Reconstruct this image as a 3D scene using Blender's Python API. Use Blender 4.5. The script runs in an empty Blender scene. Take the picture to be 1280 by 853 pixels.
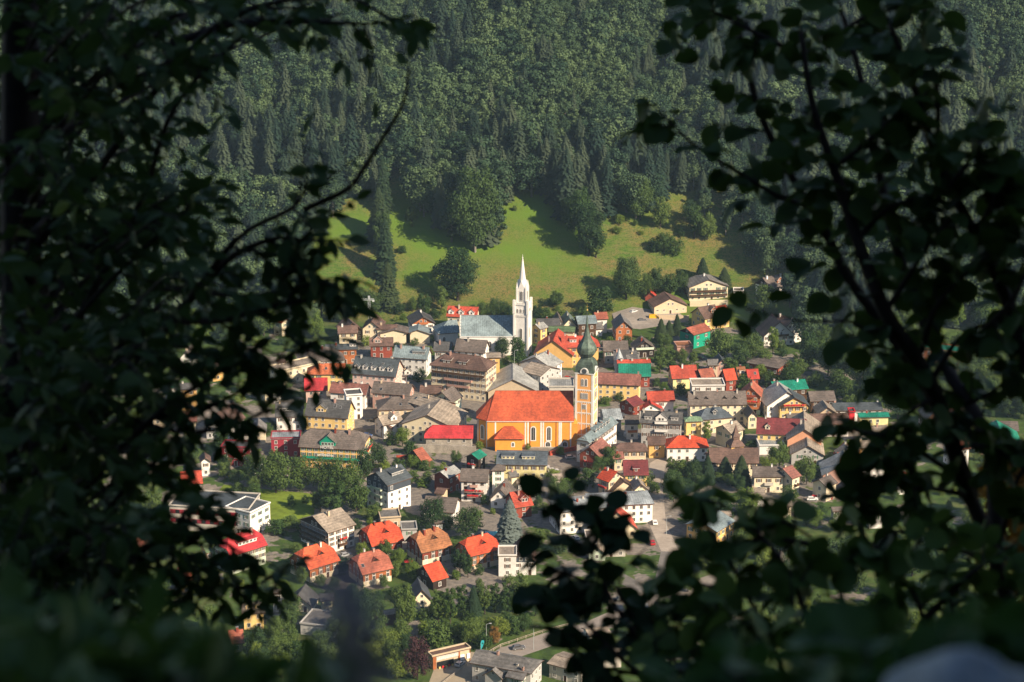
import bpy, math, random
import numpy as np
from mathutils import Vector, Matrix, noise
from mathutils.bvhtree import BVHTree
rnd = random.Random(7)
D = bpy.data
SC = bpy.context.scene
COL = SC.collection
# ------------------------------------------------------------------ camera, sky, sun, exposure
H, PITCH, FPX = 310.0, math.radians(17.0), 2750.0
cam = D.cameras.new('camera'); camo = D.objects.new('camera', cam); COL.objects.link(camo)
camo.location = (0, 0, H); camo.rotation_euler = (math.pi/2 - PITCH, 0, 0)
cam.sensor_width = 36; cam.lens = FPX/1280*36; cam.clip_start = 0.1; cam.clip_end = 6000
cam.dof.use_dof = True; cam.dof.focus_distance = 880; cam.dof.aperture_fstop = 6.4
SC.camera = camo
SUN_V = Vector((0.78, -0.62, 0)).normalized(); SUN_EL = math.radians(32)
W = D.worlds.new('World'); SC.world = W; W.use_nodes = True
nt = W.node_tree; bg = nt.nodes['Background']
sky = nt.nodes.new('ShaderNodeTexSky'); sky.sky_type = 'NISHITA'; sky.sun_disc = False
sky.sun_elevation = SUN_EL; sky.sun_rotation = math.atan2(SUN_V.x, SUN_V.y)
sky.altitude = 900; sky.air_density = 1.0; sky.dust_density = 0.6
nt.links.new(sky.outputs[0], bg.inputs[0]); bg.inputs[1].default_value = 0.078
sl = D.lights.new('sun', 'SUN'); sl.energy = 5.0; sl.angle = math.radians(0.5); sl.color = (1.0, 0.83, 0.62)
so = D.objects.new('sun', sl); COL.objects.link(so)
sd = Vector((SUN_V.x*math.cos(SUN_EL), SUN_V.y*math.cos(SUN_EL), math.sin(SUN_EL)))
so.rotation_euler = sd.to_track_quat('Z', 'Y').to_euler(); so.location = sd*50 + Vector((0, 0, H))
SC.view_settings.view_transform = 'Standard'; SC.view_settings.look = 'None'
SC.view_settings.exposure = 0.9; SC.view_settings.gamma = 1
SC.render.engine = 'CYCLES'
SC.cycles.use_denoising = True; SC.cycles.max_bounces = 5; SC.cycles.diffuse_bounces = 2
SC.cycles.glossy_bounces = 2; SC.cycles.transmission_bounces = 2; SC.cycles.transparent_max_bounces = 4
SC.cycles.volume_bounces = 0; SC.cycles.caustics_reflective = False; SC.cycles.caustics_refractive = False
SC.cycles.sample_clamp_indirect = 4
# ------------------------------------------------------------------ helpers: terrain and view geometry
def sstep(a, b, x):
    t = max(0.0, min(1.0, (x-a)/(b-a))); return t*t*(3-2*t)
def ramp(t, w):                       # zero below 0, slope 1 beyond w, smooth between
    if t <= 0: return 0.0
    return t*t/(2*w) if t < w else t - w/2
def terrain(x, y):
    z = 0.0
    if y < 560:
        z = max(0.0, 308.35 - 0.62*y)
        if y < 0: z = 308.35 - 0.62*y + 0.15*max(0, -y-8)
    z += 0.5*ramp(y-1045, 40)
    z += 0.2*ramp(y-985, 40)*sstep(100, 210, x)
    if y > 1150:
        k = sstep(1150, 1260, y)
        z += k*(9*noise.noise(Vector((x/95, y/140, 3.1))) + 16*noise.noise(Vector((x/60+y/170, 0.3, 9.0))))
    return z
CP, SP = math.cos(PITCH), math.sin(PITCH)
def ray(px, py):
    u = (px-640)/FPX; v = -(py-426.5)/FPX
    return Vector((u, CP + v*SP, -SP + v*CP))
def at(px, py, depth): return Vector((0, 0, H)) + ray(px, py)*depth
def proj(p):
    d = Vector(p) - Vector((0, 0, H))
    f = d.y*CP - d.z*SP; u = d.y*SP + d.z*CP
    return (640 + FPX*d.x/f, 426.5 - FPX*u/f, f)
def unproj(px, py, h=0.0):            # the point h above the ground seen at a pixel
    r = ray(px, py); o = Vector((0, 0, H))
    f = lambda t: (o.z + r.z*t) - terrain(r.x*t, r.y*t) - h
    t = 560.0
    while f(t) > 0 and t < 2600: t += 12
    a, b = t-12, t
    for _ in range(30):
        m = (a+b)/2
        if f(m) > 0: a = m
        else: b = m
    return o + r*a
CR = dict(A=(380,330,4.923), B=(620,310,4.923), C=(780,330,4.923), D=(340,460,4.923), E=(560,460,4.923), F=(760,460,4.923),
          G=(960,400,4.0), H=(180,560,4.923), I=(400,600,4.923), J=(600,600,4.923), K=(860,560,4.923), L=(400,680,4.923),
          M=(600,700,4.267), N=(160,380,4.738), P=(0,560,2.912), W=(540,320,6.093), Z=(0,0,1))
def cx(c, x, y):
    o = CR[c]; return o[0] + x/o[2], o[1] + y/o[2]
# ------------------------------------------------------------------ materials
MATS = {}
def newmat(name):
    m = D.materials.new(name); m.use_nodes = True
    n = m.node_tree.nodes; return m, n, m.node_tree.links, n['Principled BSDF']
def M(name, col, rough=0.8, var=0.25, scale=1.2, stripe=0, metal=0, spec=0.3, bump=0.0, coord='Object', big=0.0):
    """plain procedural surface: base colour broken by two octaves of noise, optional courses (stripe = spacing in m)"""
    if name in MATS: return MATS[name]
    m, n, l, b = newmat(name)
    tc = n.new('ShaderNodeTexCoord'); ns = n.new('ShaderNodeTexNoise')
    ns.inputs['Scale'].default_value = scale; ns.inputs['Detail'].default_value = 6; ns.inputs['Roughness'].default_value = 0.7
    l.new(tc.outputs[coord], ns.inputs['Vector'])
    oi = n.new('ShaderNodeObjectInfo')
    mr = n.new('ShaderNodeMapRange'); mr.inputs[1].default_value = 0.3; mr.inputs[2].default_value = 0.7
    mr.inputs[3].default_value = 1-var; mr.inputs[4].default_value = 1+var*0.8
    l.new(ns.outputs['Fac'], mr.inputs[0])
    last = mr.outputs[0]
    def mul(a, bb):
        q = n.new('ShaderNodeMath'); q.operation = 'MULTIPLY'; l.new(a, q.inputs[0])
        if isinstance(bb, float): q.inputs[1].default_value = bb
        else: l.new(bb, q.inputs[1])
        return q.outputs[0]
    n2 = n.new('ShaderNodeTexNoise'); n2.inputs['Scale'].default_value = scale*0.16; n2.inputs['Detail'].default_value = 3
    l.new(tc.outputs[coord], n2.inputs['Vector'])
    m2 = n.new('ShaderNodeMapRange'); m2.inputs[1].default_value = 0.35; m2.inputs[2].default_value = 0.65
    m2.inputs[3].default_value = 1-var*0.6; m2.inputs[4].default_value = 1+var*0.4
    l.new(n2.outputs['Fac'], m2.inputs[0]); last = mul(last, m2.outputs[0])
    if stripe:
        wv = n.new('ShaderNodeTexWave'); wv.wave_type = 'BANDS'; wv.bands_direction = 'X' if metal else 'Z'
        wv.inputs['Scale'].default_value = 0.314/stripe; wv.inputs['Distortion'].default_value = 0.4
        l.new(tc.outputs['Object'], wv.inputs['Vector'])
        m3 = n.new('ShaderNodeMapRange'); m3.inputs[3].default_value = 0.84; m3.inputs[4].default_value = 1.06
        l.new(wv.outputs['Fac'], m3.inputs[0]); last = mul(last, m3.outputs[0])
    mx = n.new('ShaderNodeMix'); mx.data_type = 'RGBA'; mx.blend_type = 'MULTIPLY'; mx.inputs[0].default_value = 1
    mx.inputs[6].default_value = (*col, 1)
    l.new(last, mx.inputs[7])
    # each thing its own slight fading
    rv = n.new('ShaderNodeMapRange'); rv.inputs[3].default_value = 0.88; rv.inputs[4].default_value = 1.1
    l.new(oi.outputs['Random'], rv.inputs[0])
    mz = n.new('ShaderNodeMix'); mz.data_type = 'RGBA'; mz.blend_type = 'MULTIPLY'; mz.inputs[0].default_value = 1
    l.new(mx.outputs[2], mz.inputs[6]); l.new(rv.outputs[0], mz.inputs[7])
    l.new(mz.outputs[2], b.inputs['Base Color'])
    b.inputs['Roughness'].default_value = rough; b.inputs['Metallic'].default_value = 0.0
    b.inputs['Specular IOR Level'].default_value = spec
    if bump:
        bp = n.new('ShaderNodeBump'); bp.inputs['Strength'].default_value = bump; bp.inputs['Distance'].default_value = 0.1
        l.new(last, bp.inputs['Height']); l.new(bp.outputs[0], b.inputs['Normal'])
    MATS[name] = m; return m
ROOF = dict(orange=(.50,.088,.032), brightorange=(.58,.072,.025), red=(.44,.045,.028), redorange=(.42,.065,.035), crimson=(.44,.03,.035),
    terracotta=(.34,.10,.06), pinkbrown=(.26,.105,.08), maroon=(.16,.03,.032), brown=(.135,.08,.062), greybrown=(.13,.105,.09),
    grey=(.17,.16,.15), darkgrey=(.085,.083,.082), slate=(.06,.072,.08), slateblue=(.085,.105,.125), tan=(.30,.245,.19),
    lightgrey=(.32,.32,.30), metalblue=(.20,.25,.26), metalgrey=(.30,.33,.34), green=(.012,.20,.13), olive=(.10,.15,.07),
    palegreen=(.17,.25,.15), greygreen=(.16,.21,.19), mottled=(.50,.13,.05), rust=(.30,.12,.05))
def RM(k):
    metal = k in ('metalblue', 'metalgrey', 'green', 'lightgrey', 'palegreen', 'greygreen')
    return M('roof_'+k, ROOF[k], 0.45 if metal else 0.75, 0.48 if k != 'mottled' else 0.7, 1.1, 0.55 if not metal else 0.9, metal, 0.35, 0.25)
WALL = dict(white=(.74,.71,.66), cream=(.70,.60,.42), paleyellow=(.68,.60,.30), yellow=(.70,.49,.19), orange=(.74,.30,.05), salmon=(.72,.36,.22),
    pink=(.62,.43,.36), tanwall=(.56,.44,.30), greywall=(.42,.41,.39), palegreen=(.52,.60,.46), wood=(.085,.045,.025), darkwood=(.035,.022,.018),
    orangewood=(.38,.13,.05), redwood=(.24,.055,.035), stone=(.34,.30,.25), slatewall=(.055,.065,.08), crimson=(.30,.03,.045), greenwall=(.01,.27,.17),
    brownpink=(.42,.25,.2), amber=(.74,.45,.16), concrete=(.50,.46,.40), red=(.5,.03,.035), bluegrey=(.3,.34,.4))
def WM(k):
    wood = 'wood' in k
    return M('wall_'+k, WALL[k], 0.9, 0.3 if wood or k == 'stone' else 0.12, 0.9 if k != 'stone' else 2.5, 0.25 if wood else 0, 0, 0.15, 0.3 if k == 'stone' else 0.0)
def glassmat():
    if 'glass' in MATS: return MATS['glass']
    m, n, l, b = newmat('window_glass')
    oi = n.new('ShaderNodeObjectInfo'); cr = n.new('ShaderNodeValToRGB')
    cr.color_ramp.elements[0].color = (.012,.014,.016,1); cr.color_ramp.elements[1].color = (.09,.08,.07,1)
    l.new(oi.outputs['Random'], cr.inputs[0]); l.new(cr.outputs[0], b.inputs['Base Color'])
    b.inputs['Roughness'].default_value = 0.08; b.inputs['Specular IOR Level'].default_value = 0.6
    MATS['glass'] = m; return m
# ------------------------------------------------------------------ mesh builder
SOLIDS = []                           # (world verts, faces) of buildings, for asking what the camera can see
class MB:
    def __init__(s): s.v = []; s.f = []; s.m = []
    def face(s, pts, mi=0):
        i = len(s.v); s.v += [tuple(p) for p in pts]; s.f.append(tuple(range(i, i+len(pts)))); s.m.append(mi)
    def box(s, a, b, mi=0, rot=0, piv=(0, 0)):
        x0, y0, z0 = a; x1, y1, z1 = b; c, q = math.cos(rot), math.sin(rot)
        P = [(x0,y0,z0),(x1,y0,z0),(x1,y1,z0),(x0,y1,z0),(x0,y0,z1),(x1,y0,z1),(x1,y1,z1),(x0,y1,z1)]
        if rot: P = [(piv[0]+(x-piv[0])*c-(y-piv[1])*q, piv[1]+(x-piv[0])*q+(y-piv[1])*c, z) for x, y, z in P]
        i = len(s.v); s.v += P
        for f in ((0,3,2,1),(4,5,6,7),(0,1,5,4),(1,2,6,5),(2,3,7,6),(3,0,4,7)): s.f.append(tuple(i+k for k in f)); s.m.append(mi)
    def slab(s, faces, t, mi=0, mib=None):
        mib = mi if mib is None else mib
        key = {}; V = []
        def vid(p):
            k = (round(p[0], 3), round(p[1], 3), round(p[2], 3))
            if k not in key: key[k] = len(V); V.append(tuple(p))
            return key[k]
        F = []
        for f in faces:
            ids = [vid(p) for p in f]
            a, b, c = (Vector(V[ids[k]]) for k in range(3))
            if (b-a).cross(c-a).z < 0: ids.reverse()
            F.append(ids)
        n = len(V); o = len(s.v)
        s.v += V + [(x, y, z-t) for x, y, z in V]
        edges = {}
        for f in F:
            s.f.append(tuple(o+k for k in f)); s.m.append(mi)
            s.f.append(tuple(o+n+k for k in reversed(f))); s.m.append(mib)
            for a, b in zip(f, f[1:]+f[:1]): edges[(a, b)] = 1
        for a, b in edges:
            if (b, a) not in edges: s.f.append((o+b, o+a, o+n+a, o+n+b)); s.m.append(mib)
    def tube(s, pts, rads, n=6, mi=0, cap=True):
        rings = []
        for k, p in enumerate(pts):
            p = Vector(p); d = (Vector(pts[min(k+1, len(pts)-1)]) - Vector(pts[max(k-1, 0)]))
            d = d.normalized() if d.length > 1e-9 else Vector((0, 0, 1))
            a = d.orthogonal().normalized() if abs(d.z) < .98 else Vector((1, 0, 0)); a = (a - d*a.dot(d)).normalized(); b = d.cross(a)
            i = len(s.v); rings.append(i)
            s.v += [tuple(p + (a*math.cos(q)+b*math.sin(q))*rads[k]) for q in (2*math.pi*j/n for j in range(n))]
        for a, b in zip(rings, rings[1:]):
            for j in range(n): s.f.append((a+j, a+(j+1) % n, b+(j+1) % n, b+j)); s.m.append(mi)
        if cap:
            s.f.append(tuple(rings[0]+j for j in reversed(range(n)))); s.m.append(mi)
            s.f.append(tuple(rings[-1]+j for j in range(n))); s.m.append(mi)
    def lathe(s, prof, n=16, mi=0, c=(0, 0), ph=0.0):
        rings = []
        for z, r in prof:
            rings.append(len(s.v)); s.v += [(c[0]+r*math.cos(ph+2*math.pi*j/n), c[1]+r*math.sin(ph+2*math.pi*j/n), z) for j in range(n)]
        for a, b in zip(rings, rings[1:]):
            for j in range(n): s.f.append((a+j, a+(j+1) % n, b+(j+1) % n, b+j)); s.m.append(mi)
        s.f.append(tuple(rings[-1]+j for j in range(n))); s.m.append(mi)
    def mesh(s, name, mats, smooth=False):
        me = D.meshes.new(name); me.from_pydata(s.v, [], s.f)
        for m in (mats if isinstance(mats, (list, tuple)) else [mats]): me.materials.append(m)
        me.polygons.foreach_set('material_index', s.m)
        if smooth: me.polygons.foreach_set('use_smooth', [True]*len(s.f))
        me.update(); return me
    def build(s, name, mats, parent=None, smooth=False, solid=None):
        o = D.objects.new(name, s.mesh(name, mats, smooth)); COL.objects.link(o); o.parent = parent
        if solid is not None: SOLIDS.append(([solid @ Vector(p) for p in s.v], list(s.f)))
        return o
def tag(o, label=None, cat=None, group=None, kind=None):
    if label: o['label'] = label
    if cat: o['category'] = cat
    if group: o['group'] = group
    if kind: o['kind'] = kind
    return o
def empty(name, loc=(0, 0, 0), rz=0.0, parent=None):
    o = D.objects.new(name, None); COL.objects.link(o); o.location = loc; o.rotation_euler = (0, 0, rz); o.parent = parent
    o.empty_display_size = 1; return o
def inst(me, name, parent, loc=(0, 0, 0), rz=0.0, scale=None):
    o = D.objects.new(name, me); COL.objects.link(o); o.parent = parent; o.location = loc; o.rotation_euler = (0, 0, rz)
    if scale: o.scale = scale
    return o
# ------------------------------------------------------------------ ground
def ground():
    xs = list(np.arange(-720, 721, 10.0)); ys = list(np.arange(-80, 1000, 12.0)) + list(np.arange(1000, 1500, 6.0))
    v = [(x, y, terrain(x, y)) for y in ys for x in xs]; nx = len(xs)
    f = [(j*nx+i, j*nx+i+1, (j+1)*nx+i+1, (j+1)*nx+i) for j in range(len(ys)-1) for i in range(nx-1)]
    m, n, l, b = newmat('ground'); b.inputs['Roughness'].default_value = 0.95; b.inputs['Specular IOR Level'].default_value = 0.1
    g = n.new('ShaderNodeNewGeometry'); sp = n.new('ShaderNodeSeparateXYZ'); l.new(g.outputs['Position'], sp.inputs[0])
    def nz(s, d=5, r=0.65):
        t = n.new('ShaderNodeTexNoise'); t.inputs['Scale'].default_value = s; t.inputs['Detail'].default_value = d; t.inputs['Roughness'].default_value = r
        l.new(g.outputs['Position'], t.inputs['Vector']); return t.outputs['Fac']
    def mix(fac, a, c2):
        x = n.new('ShaderNodeMix'); x.data_type = 'RGBA'; l.new(fac, x.inputs[0])
        for k, c in ((6, a), (7, c2)):
            if isinstance(c, tuple): x.inputs[k].default_value = (*c, 1)
            else: l.new(c, x.inputs[k])
        return x.outputs[2]
    def rng(src, a, c, lo=0.0, hi=1.0):
        x = n.new('ShaderNodeMapRange'); x.inputs[1].default_value = a; x.inputs[2].default_value = c; x.inputs[3].default_value = lo; x.inputs[4].default_value = hi
        l.new(src, x.inputs[0]); return x.outputs[0]
    grass = mix(rng(nz(.035, 6), .38, .62), (.080,.145,.02), (.17,.15,.04))
    grass = mix(rng(nz(.07, 9, .8), .47, .60), grass, (.19,.135,.05))
    grass = mix(rng(nz(.45, 8, .85), .48, .66), grass, (.045,.09,.014))
    mpp = n.new('ShaderNodeMapping'); mpp.inputs['Scale'].default_value = (.06, .35, .35); l.new(g.outputs['Position'], mpp.inputs[0])
    tn = n.new('ShaderNodeTexNoise'); tn.inputs['Scale'].default_value = 1.6; tn.inputs['Detail'].default_value = 7; tn.inputs['Roughness'].default_value = .75; l.new(mpp.outputs[0], tn.inputs['Vector'])
    grass = mix(rng(tn.outputs['Fac'], .46, .64), grass, (.15,.145,.05))
    grass = mix(rng(nz(1.1, 4, .8), .5, .62), grass, (.035,.075,.014))
    grass = mix(rng(nz(.011, 3), .5, .62), grass, (.095,.165,.02))
    garden = mix(rng(nz(.22, 5), .42, .6), (.058,.10,.02), (.035,.06,.016))
    garden = mix(rng(nz(.05, 9, .75), .5, .62), garden, (.10,.115,.04))
    paved = mix(rng(nz(.5, 5), .4, .6), (.15,.135,.12), (.24,.205,.17))
    def m2(op, a, c):
        x = n.new('ShaderNodeMath'); x.operation = op
        for k, v in ((0, a), (1, c)):
            if isinstance(v, (int, float)): x.inputs[k].default_value = v
            else: l.new(v, x.inputs[k])
        return x.outputs[0]
    dx = m2('MULTIPLY', m2('ADD', sp.outputs[0], -5), 1/165); dy = m2('MULTIPLY', m2('ADD', sp.outputs[1], -870), 1/175)
    rr = m2('ADD', m2('MULTIPLY', dx, dx), m2('MULTIPLY', dy, dy))                # old town in the middle is paved, gardens round it
    core = rng(m2('ADD', nz(.04, 4), m2('MULTIPLY', rr, -.14)), .40, .425)
    town = mix(core, garden, paved)
    # the forest floor on the slope
    hill = rng(sp.outputs[1], 1040, 1052)
    col = mix(hill, town, grass)
    slope_near = rng(sp.outputs[1], 560, 580)
    col = mix(slope_near, (.03,.05,.015), col)
    l.new(col, b.inputs['Base Color'])
    bp = n.new('ShaderNodeBump'); bp.inputs['Strength'].default_value = 0.6; bp.inputs['Distance'].default_value = 0.6
    l.new(nz(.8, 6, .8), bp.inputs['Height']); l.new(bp.outputs[0], b.inputs['Normal'])
    me = D.meshes.new('ground'); me.from_pydata(v, [], f); me.materials.append(m)
    me.polygons.foreach_set('use_smooth', [True]*len(f)); me.update()
    o = D.objects.new('ground', me); COL.objects.link(o); tag(o, kind='structure')
ground()
def sheet(name, px, mat, z=0.03, width=None):
    """a surface laid on the ground: polygon of pixels, or a strip of given width along a polyline"""
    P = [unproj(*cx(c, x, y)) for c, x, y in px]
    b = MB()
    if width is None:
        b.face([(p.x, p.y, terrain(p.x, p.y)+z) for p in P])
    else:
        L = []
        for k, p in enumerate(P):
            d = (P[min(k+1, len(P)-1)] - P[max(k-1, 0)]); d.z = 0; d.normalize(); q = Vector((-d.y, d.x, 0))*width/2
            L.append(((p.x-q.x, p.y-q.y, terrain(p.x, p.y)+z), (p.x+q.x, p.y+q.y, terrain(p.x, p.y)+z)))
        for a, c in zip(L, L[1:]): b.face([a[0], c[0], c[1], a[1]])
    return tag(b.build(name, mat), kind='structure'), P
asph = M('asphalt', (.17,.155,.14), 0.9, .25, .4, coord='Object', spec=.2)
paving = M('paving', (.26,.225,.19), 0.9, .22, .5, spec=.2)
lawnm = M('lawn', (.16,.22,.03), 0.95, .35, .3, spec=.05)
# ------------------------------------------------------------------ houses
FOOT = []         # (centre, angle, half length, half width, label) of every building
WCAND = []        # windows waiting for the visibility test
WINM = {}
def window_mesh(w, h, frame='wf_white', shut=None):
    k = (w, h, frame, shut)
    if k in WINM: return WINM[k]
    b = MB(); t = 0.11
    b.box((-w/2, -0.02, 0), (w/2, 0.02, h), 1)                       # pane, faces -Y
    b.box((-w/2-t, -0.07, -t), (-w/2, 0.02, h+t)); b.box((w/2, -0.07, -t), (w/2+t, 0.02, h+t))
    b.box((-w/2, -0.07, h), (w/2, 0.02, h+t)); b.box((-w/2-t-.05, -0.14, -t-.06), (w/2+t+.05, 0.02, -t+.02))
    b.box((-0.035, -0.055, 0), (0.035, -0.02, h)) if w > .8 else None
    if shut:
        b.box((-w/2-t-.5, -0.06, -.05), (-w/2-t-.02, 0.0, h+.05), 2); b.box((w/2+t+.02, -0.06, -.05), (w/2+t+.5, 0.0, h+.05), 2)
    fm = {'wf_white': M('window_frame_white', (.72,.70,.66), .6, .05), 'wf_brown': M('window_frame_brown', (.12,.06,.03), .6, .1)}[frame]
    mats = [fm, glassmat()] + ([M('shutter_'+shut, dict(green=(.03,.12,.06), brown=(.11,.05,.025))[shut], .7, .1)] if shut else [])
    WINM[k] = b.mesh('window', mats); return WINM[k]
def arch_mesh(w, h, trim=0.35):
    k = ('arch', w, h)
    if k in WINM: return WINM[k]
    def outline(ww, hh, z0): 
        r = ww/2; return [(-r, z0), (r, z0)] + [(r*math.cos(a), z0+hh-r+r*math.sin(a)) for a in [math.pi*i/8 for i in range(9)]]
    b = MB()
    o1 = outline(w+2*trim, h+2*trim, -trim); o2 = outline(w, h, 0)
    n = len(o1)
    for y, o, mi in ((-.12, o1, 0), (-.16, o2, 1)): b.face([(x, y, z) for x, z in o], mi)
    for i in range(n):
        (xa, za), (xb, zb) = o1[i], o1[(i+1) % n]; b.face([(xa, .02, za), (xb, .02, zb), (xb, -.12, zb), (xa, -.12, za)])
        (xa, za), (xb, zb) = o2[i], o2[(i+1) % n]; b.face([(xa, -.12, za), (xb, -.12, zb), (xb, -.16, zb), (xa, -.16, za)], 1)
    b.box((-.05, -.19, 0), (.05, -.165, h-.1)) 
    WINM[k] = b.mesh('window', [M('window_frame_white', (.72,.70,.66), .6, .05), glassmat()]); return WINM[k]
def queue(root, mat, me, name, loc, rz, nrm):
    WCAND.append((root, me, name, Vector(loc), rz, mat @ Vector(loc), (mat.to_3x3() @ Vector(nrm))))
def flush_windows():
    V = []; F = []
    for v, f in SOLIDS:
        o = len(V); V += v; F += [tuple(o+k for k in q) for q in f]
    tree = BVHTree.FromPolygons(V, F); kept = 0
    eyes = [Vector((0, 0, H)), Vector((-12, 0, H)), Vector((12, 0, H)), Vector((0, 0, H+5))]
    for root, me, name, loc, rz, wp, nrm in WCAND:
        px, py, _ = proj(wp)
        if not (-30 < px < 1310 and -20 < py < 880): continue
        seen = False
        for e in eyes:
            if nrm.dot(e - wp) <= 0: continue
            for dz in (.3, 1.2):
                p = wp + nrm*0.4 + Vector((0, 0, dz)); d = p - e
                hit = tree.ray_cast(e, d.normalized(), d.length)
                if hit[0] is None: seen = True; break
            if seen: break
        if seen: inst(me, name, root, loc, rz); kept += 1
    print('windows kept', kept, 'of', len(WCAND))
def balcony_mesh(w, col, flowers=False, depth=1.15):
    k = ('bal', round(w, 1), col, flowers)
    if k in WINM: return WINM[k]
    b = MB(); b.box((-w/2, -depth, -.16), (w/2, 0.02, 0), 1)
    b.box((-w/2, -depth-.03, -.1), (w/2, -depth+.04, .85)); b.box((-w/2-.04, -depth, -.1), (-w/2+.03, 0, .85)); b.box((w/2-.03, -depth, -.1), (w/2+.04, 0, .85))
    b.box((-w/2-.06, -depth-.08, .86), (w/2+.06, -depth+.08, .95))
    mats = [WM(col), WM('concrete')]
    if flowers:
        x = -w/2+.2; q = random.Random(int(w*10))
        while x < w/2-.2:
            if q.random() < .75: b.box((x, -depth-.34-.1*q.random(), .55), (x+.5, -depth-.08, 1.0+.15*q.random()), 2)
            x += .55
        mats.append(M('balcony_flowers', (.55,.03,.03), .9, .6, 6))
    WINM[k] = b.mesh('balcony', mats); return WINM[k]
def slope_z(y, s, hr, hw): return hr - abs(y)/s*(hr-hw)
def house(c, ang, L, s, hr, hw, wall, roof, label, hip=(0, 0), hk=1.0, bal=(), dor=(), chim=1, sky=0, name='house', cat='house',
          oe=.6, og=.7, shut=None, frame='wf_white', wwin=True, nst=None, parent=None, flat=False, flatroof=False, wtop=None, colgap=2.7,
          up=None, band=None, doors=True, wz=1.3, base=None):
    """c: world centre at the ground, ang: ridge direction, L: half the roof length, s: half its span, hr/hw: ridge and eaves height"""
    root = empty(name, c, ang)
    mat = Matrix.Translation(c) @ Matrix.Rotation(ang, 4, 'Z')
    if parent is not None:
        pm = Matrix.Translation(parent.location) @ Matrix.Rotation(parent.rotation_euler.z, 4, 'Z')
        root.parent = parent; root.location = pm.inverted() @ Vector(c); root.rotation_euler = (0, 0, ang - parent.rotation_euler.z)
    else:
        tag(root, label, cat)
    FOOT.append((Vector(c), ang, L, s, label))
    x0, x1 = -L, L; f0, f1 = hip; rise = hr-hw
    e0, e1 = f0*s*hk, f1*s*hk; r0, r1 = x0+e0, x1-e1; t = .28
    rm = RM(roof)
    b = MB()
    if flatroof:
        b.slab([[(x0, -s, hr), (x1, -s, hr), (x1, s, hr), (x0, s, hr)]], .25)
        for a, d in (((x0, -s), (x1, -s+.35)), ((x0, s-.35), (x1, s)), ((x0, -s+.36), (x0+.35, s-.36)), ((x1-.35, -s+.36), (x1, s-.36))):
            b.box((a[0], a[1], hr+.01), (d[0], d[1], hr+.5), 1)
        ww = s-.25; wx0, wx1 = x0+.25, x1-.25; hh = hr-.26
        rooff = b.build('roof', [rm, WM(wall)], root, solid=mat)
    else:
        T = []
        for sg in (-1, 1):
            z0, z1 = hr-f0*rise, hr-f1*rise
            P = [(r0, 0, hr)]
            if f0: P.append((x0, sg*f0*s, z0))
            if f0 < 1: P.append((x0, sg*s, hw))
            if f1 < 1: P.append((x1, sg*s, hw))
            if f1: P.append((x1, sg*f1*s, z1))
            P.append((r1, 0, hr)); T.append(P)
        if f0: T.append([(r0, 0, hr), (x0, f0*s, hr-f0*rise), (x0, -f0*s, hr-f0*rise)])
        if f1: T.append([(r1, 0, hr), (x1, -f1*s, hr-f1*rise), (x1, f1*s, hr-f1*rise)])
        b.slab(T, t, 0, 1)
        b.box((r0, -.16, hr-.05), (r1, .16, hr+.07), 0)                 # ridge capping
        under = M('eaves_wood', (.09,.05,.03), .8, .2) if not name.startswith('church') else WM('white')
        rooff = b.build('roof', [rm, under], root, solid=mat)
        ww = s-oe; wx0, wx1 = x0+og, x1-og; hh = slope_z(ww, s, hr, hw)-t+.02
    # wall shell with gables following the roof
    b = MB(); zb = -2.5
    top = WM(wtop) if wtop else WM(wall); ti = 1 if wtop else 0
    def gable(x, f):
        if flatroof or f >= 1: return [(x, -ww, hh), (x, ww, hh)]
        pts = [(x, -ww, hh)]
        zc = hr - max(f, 0.0)*rise - t + .02
        if f > 0: pts += [(x, -min(f*s, ww), zc), (x, min(f*s, ww), zc)]
        else: pts += [(x, 0, hr-t+.02)]
        return pts + [(x, ww, hh)]
    g0, g1 = gable(wx0, f0), gable(wx1, f1)
    b.face([(wx0, -ww, zb), (wx1, -ww, zb), (wx1, -ww, hh), (wx0, -ww, hh)]); b.face([(wx1, ww, zb), (wx0, ww, zb), (wx0, ww, hh), (wx1, ww, hh)])
    split = wtop and not flatroof
    zs = hh - .2 if wtop else None
    for x, g, fl in ((wx0, g0, 1), (wx1, g1, 0)):
        if split:
            q = [(x, -ww, zb), (x, ww, zb), (x, ww, zs), (x, -ww, zs)]; b.face(q[::-1] if fl else q)
            q = [(x, -ww, zs), (x, ww, zs)] + g[::-1]; b.face(q[::-1] if fl else q, 1)
        else:
            q = [(x, -ww, zb), (x, ww, zb)] + g[::-1]; b.face(q[::-1] if fl else q)
    if base:                                                            # lower storey in another colour, 3 cm proud
        bz = 2.1; k = .03; bi = 2 if wtop else 1
        b.box((wx0-k, -ww-k, zb), (wx1+k, ww+k, bz), bi)
    if band:                                                            # upper storeys boarded, 4 cm proud
        k = .04; bi = (2 if wtop else 1) + (1 if base else 0)
        b.box((wx0-k, -ww-k, band[1]), (wx1+k, ww+k, min(hh-.05, band[2])), bi)
    mats = [WM(wall)] + ([top] if wtop else []) + ([WM(base)] if base else []) + ([WM(band[0])] if band else [])
    wallo = b.build('wall', mats, root, solid=mat)
    # windows and doors on the sides that face the camera
    n = nst or max(1, int(round((hh-.2)/2.9))); sh = (hh-.3)/n
    camv = (mat.inverted() @ Vector((0, 0, H)))
    q = random.Random(hash(label) & 0xffff if False else sum(ord(ch)*(i+3) for i, ch in enumerate(label)))
    sides = [('S', (0, -1, 0), 0.0, wx0, wx1, -ww), ('E', (1, 0, 0), math.pi/2, -ww, ww, wx1), ('N', (0, 1, 0), math.pi, -wx1, -wx0, ww), ('Wt', (-1, 0, 0), -math.pi/2, -ww, ww, wx0)]
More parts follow.
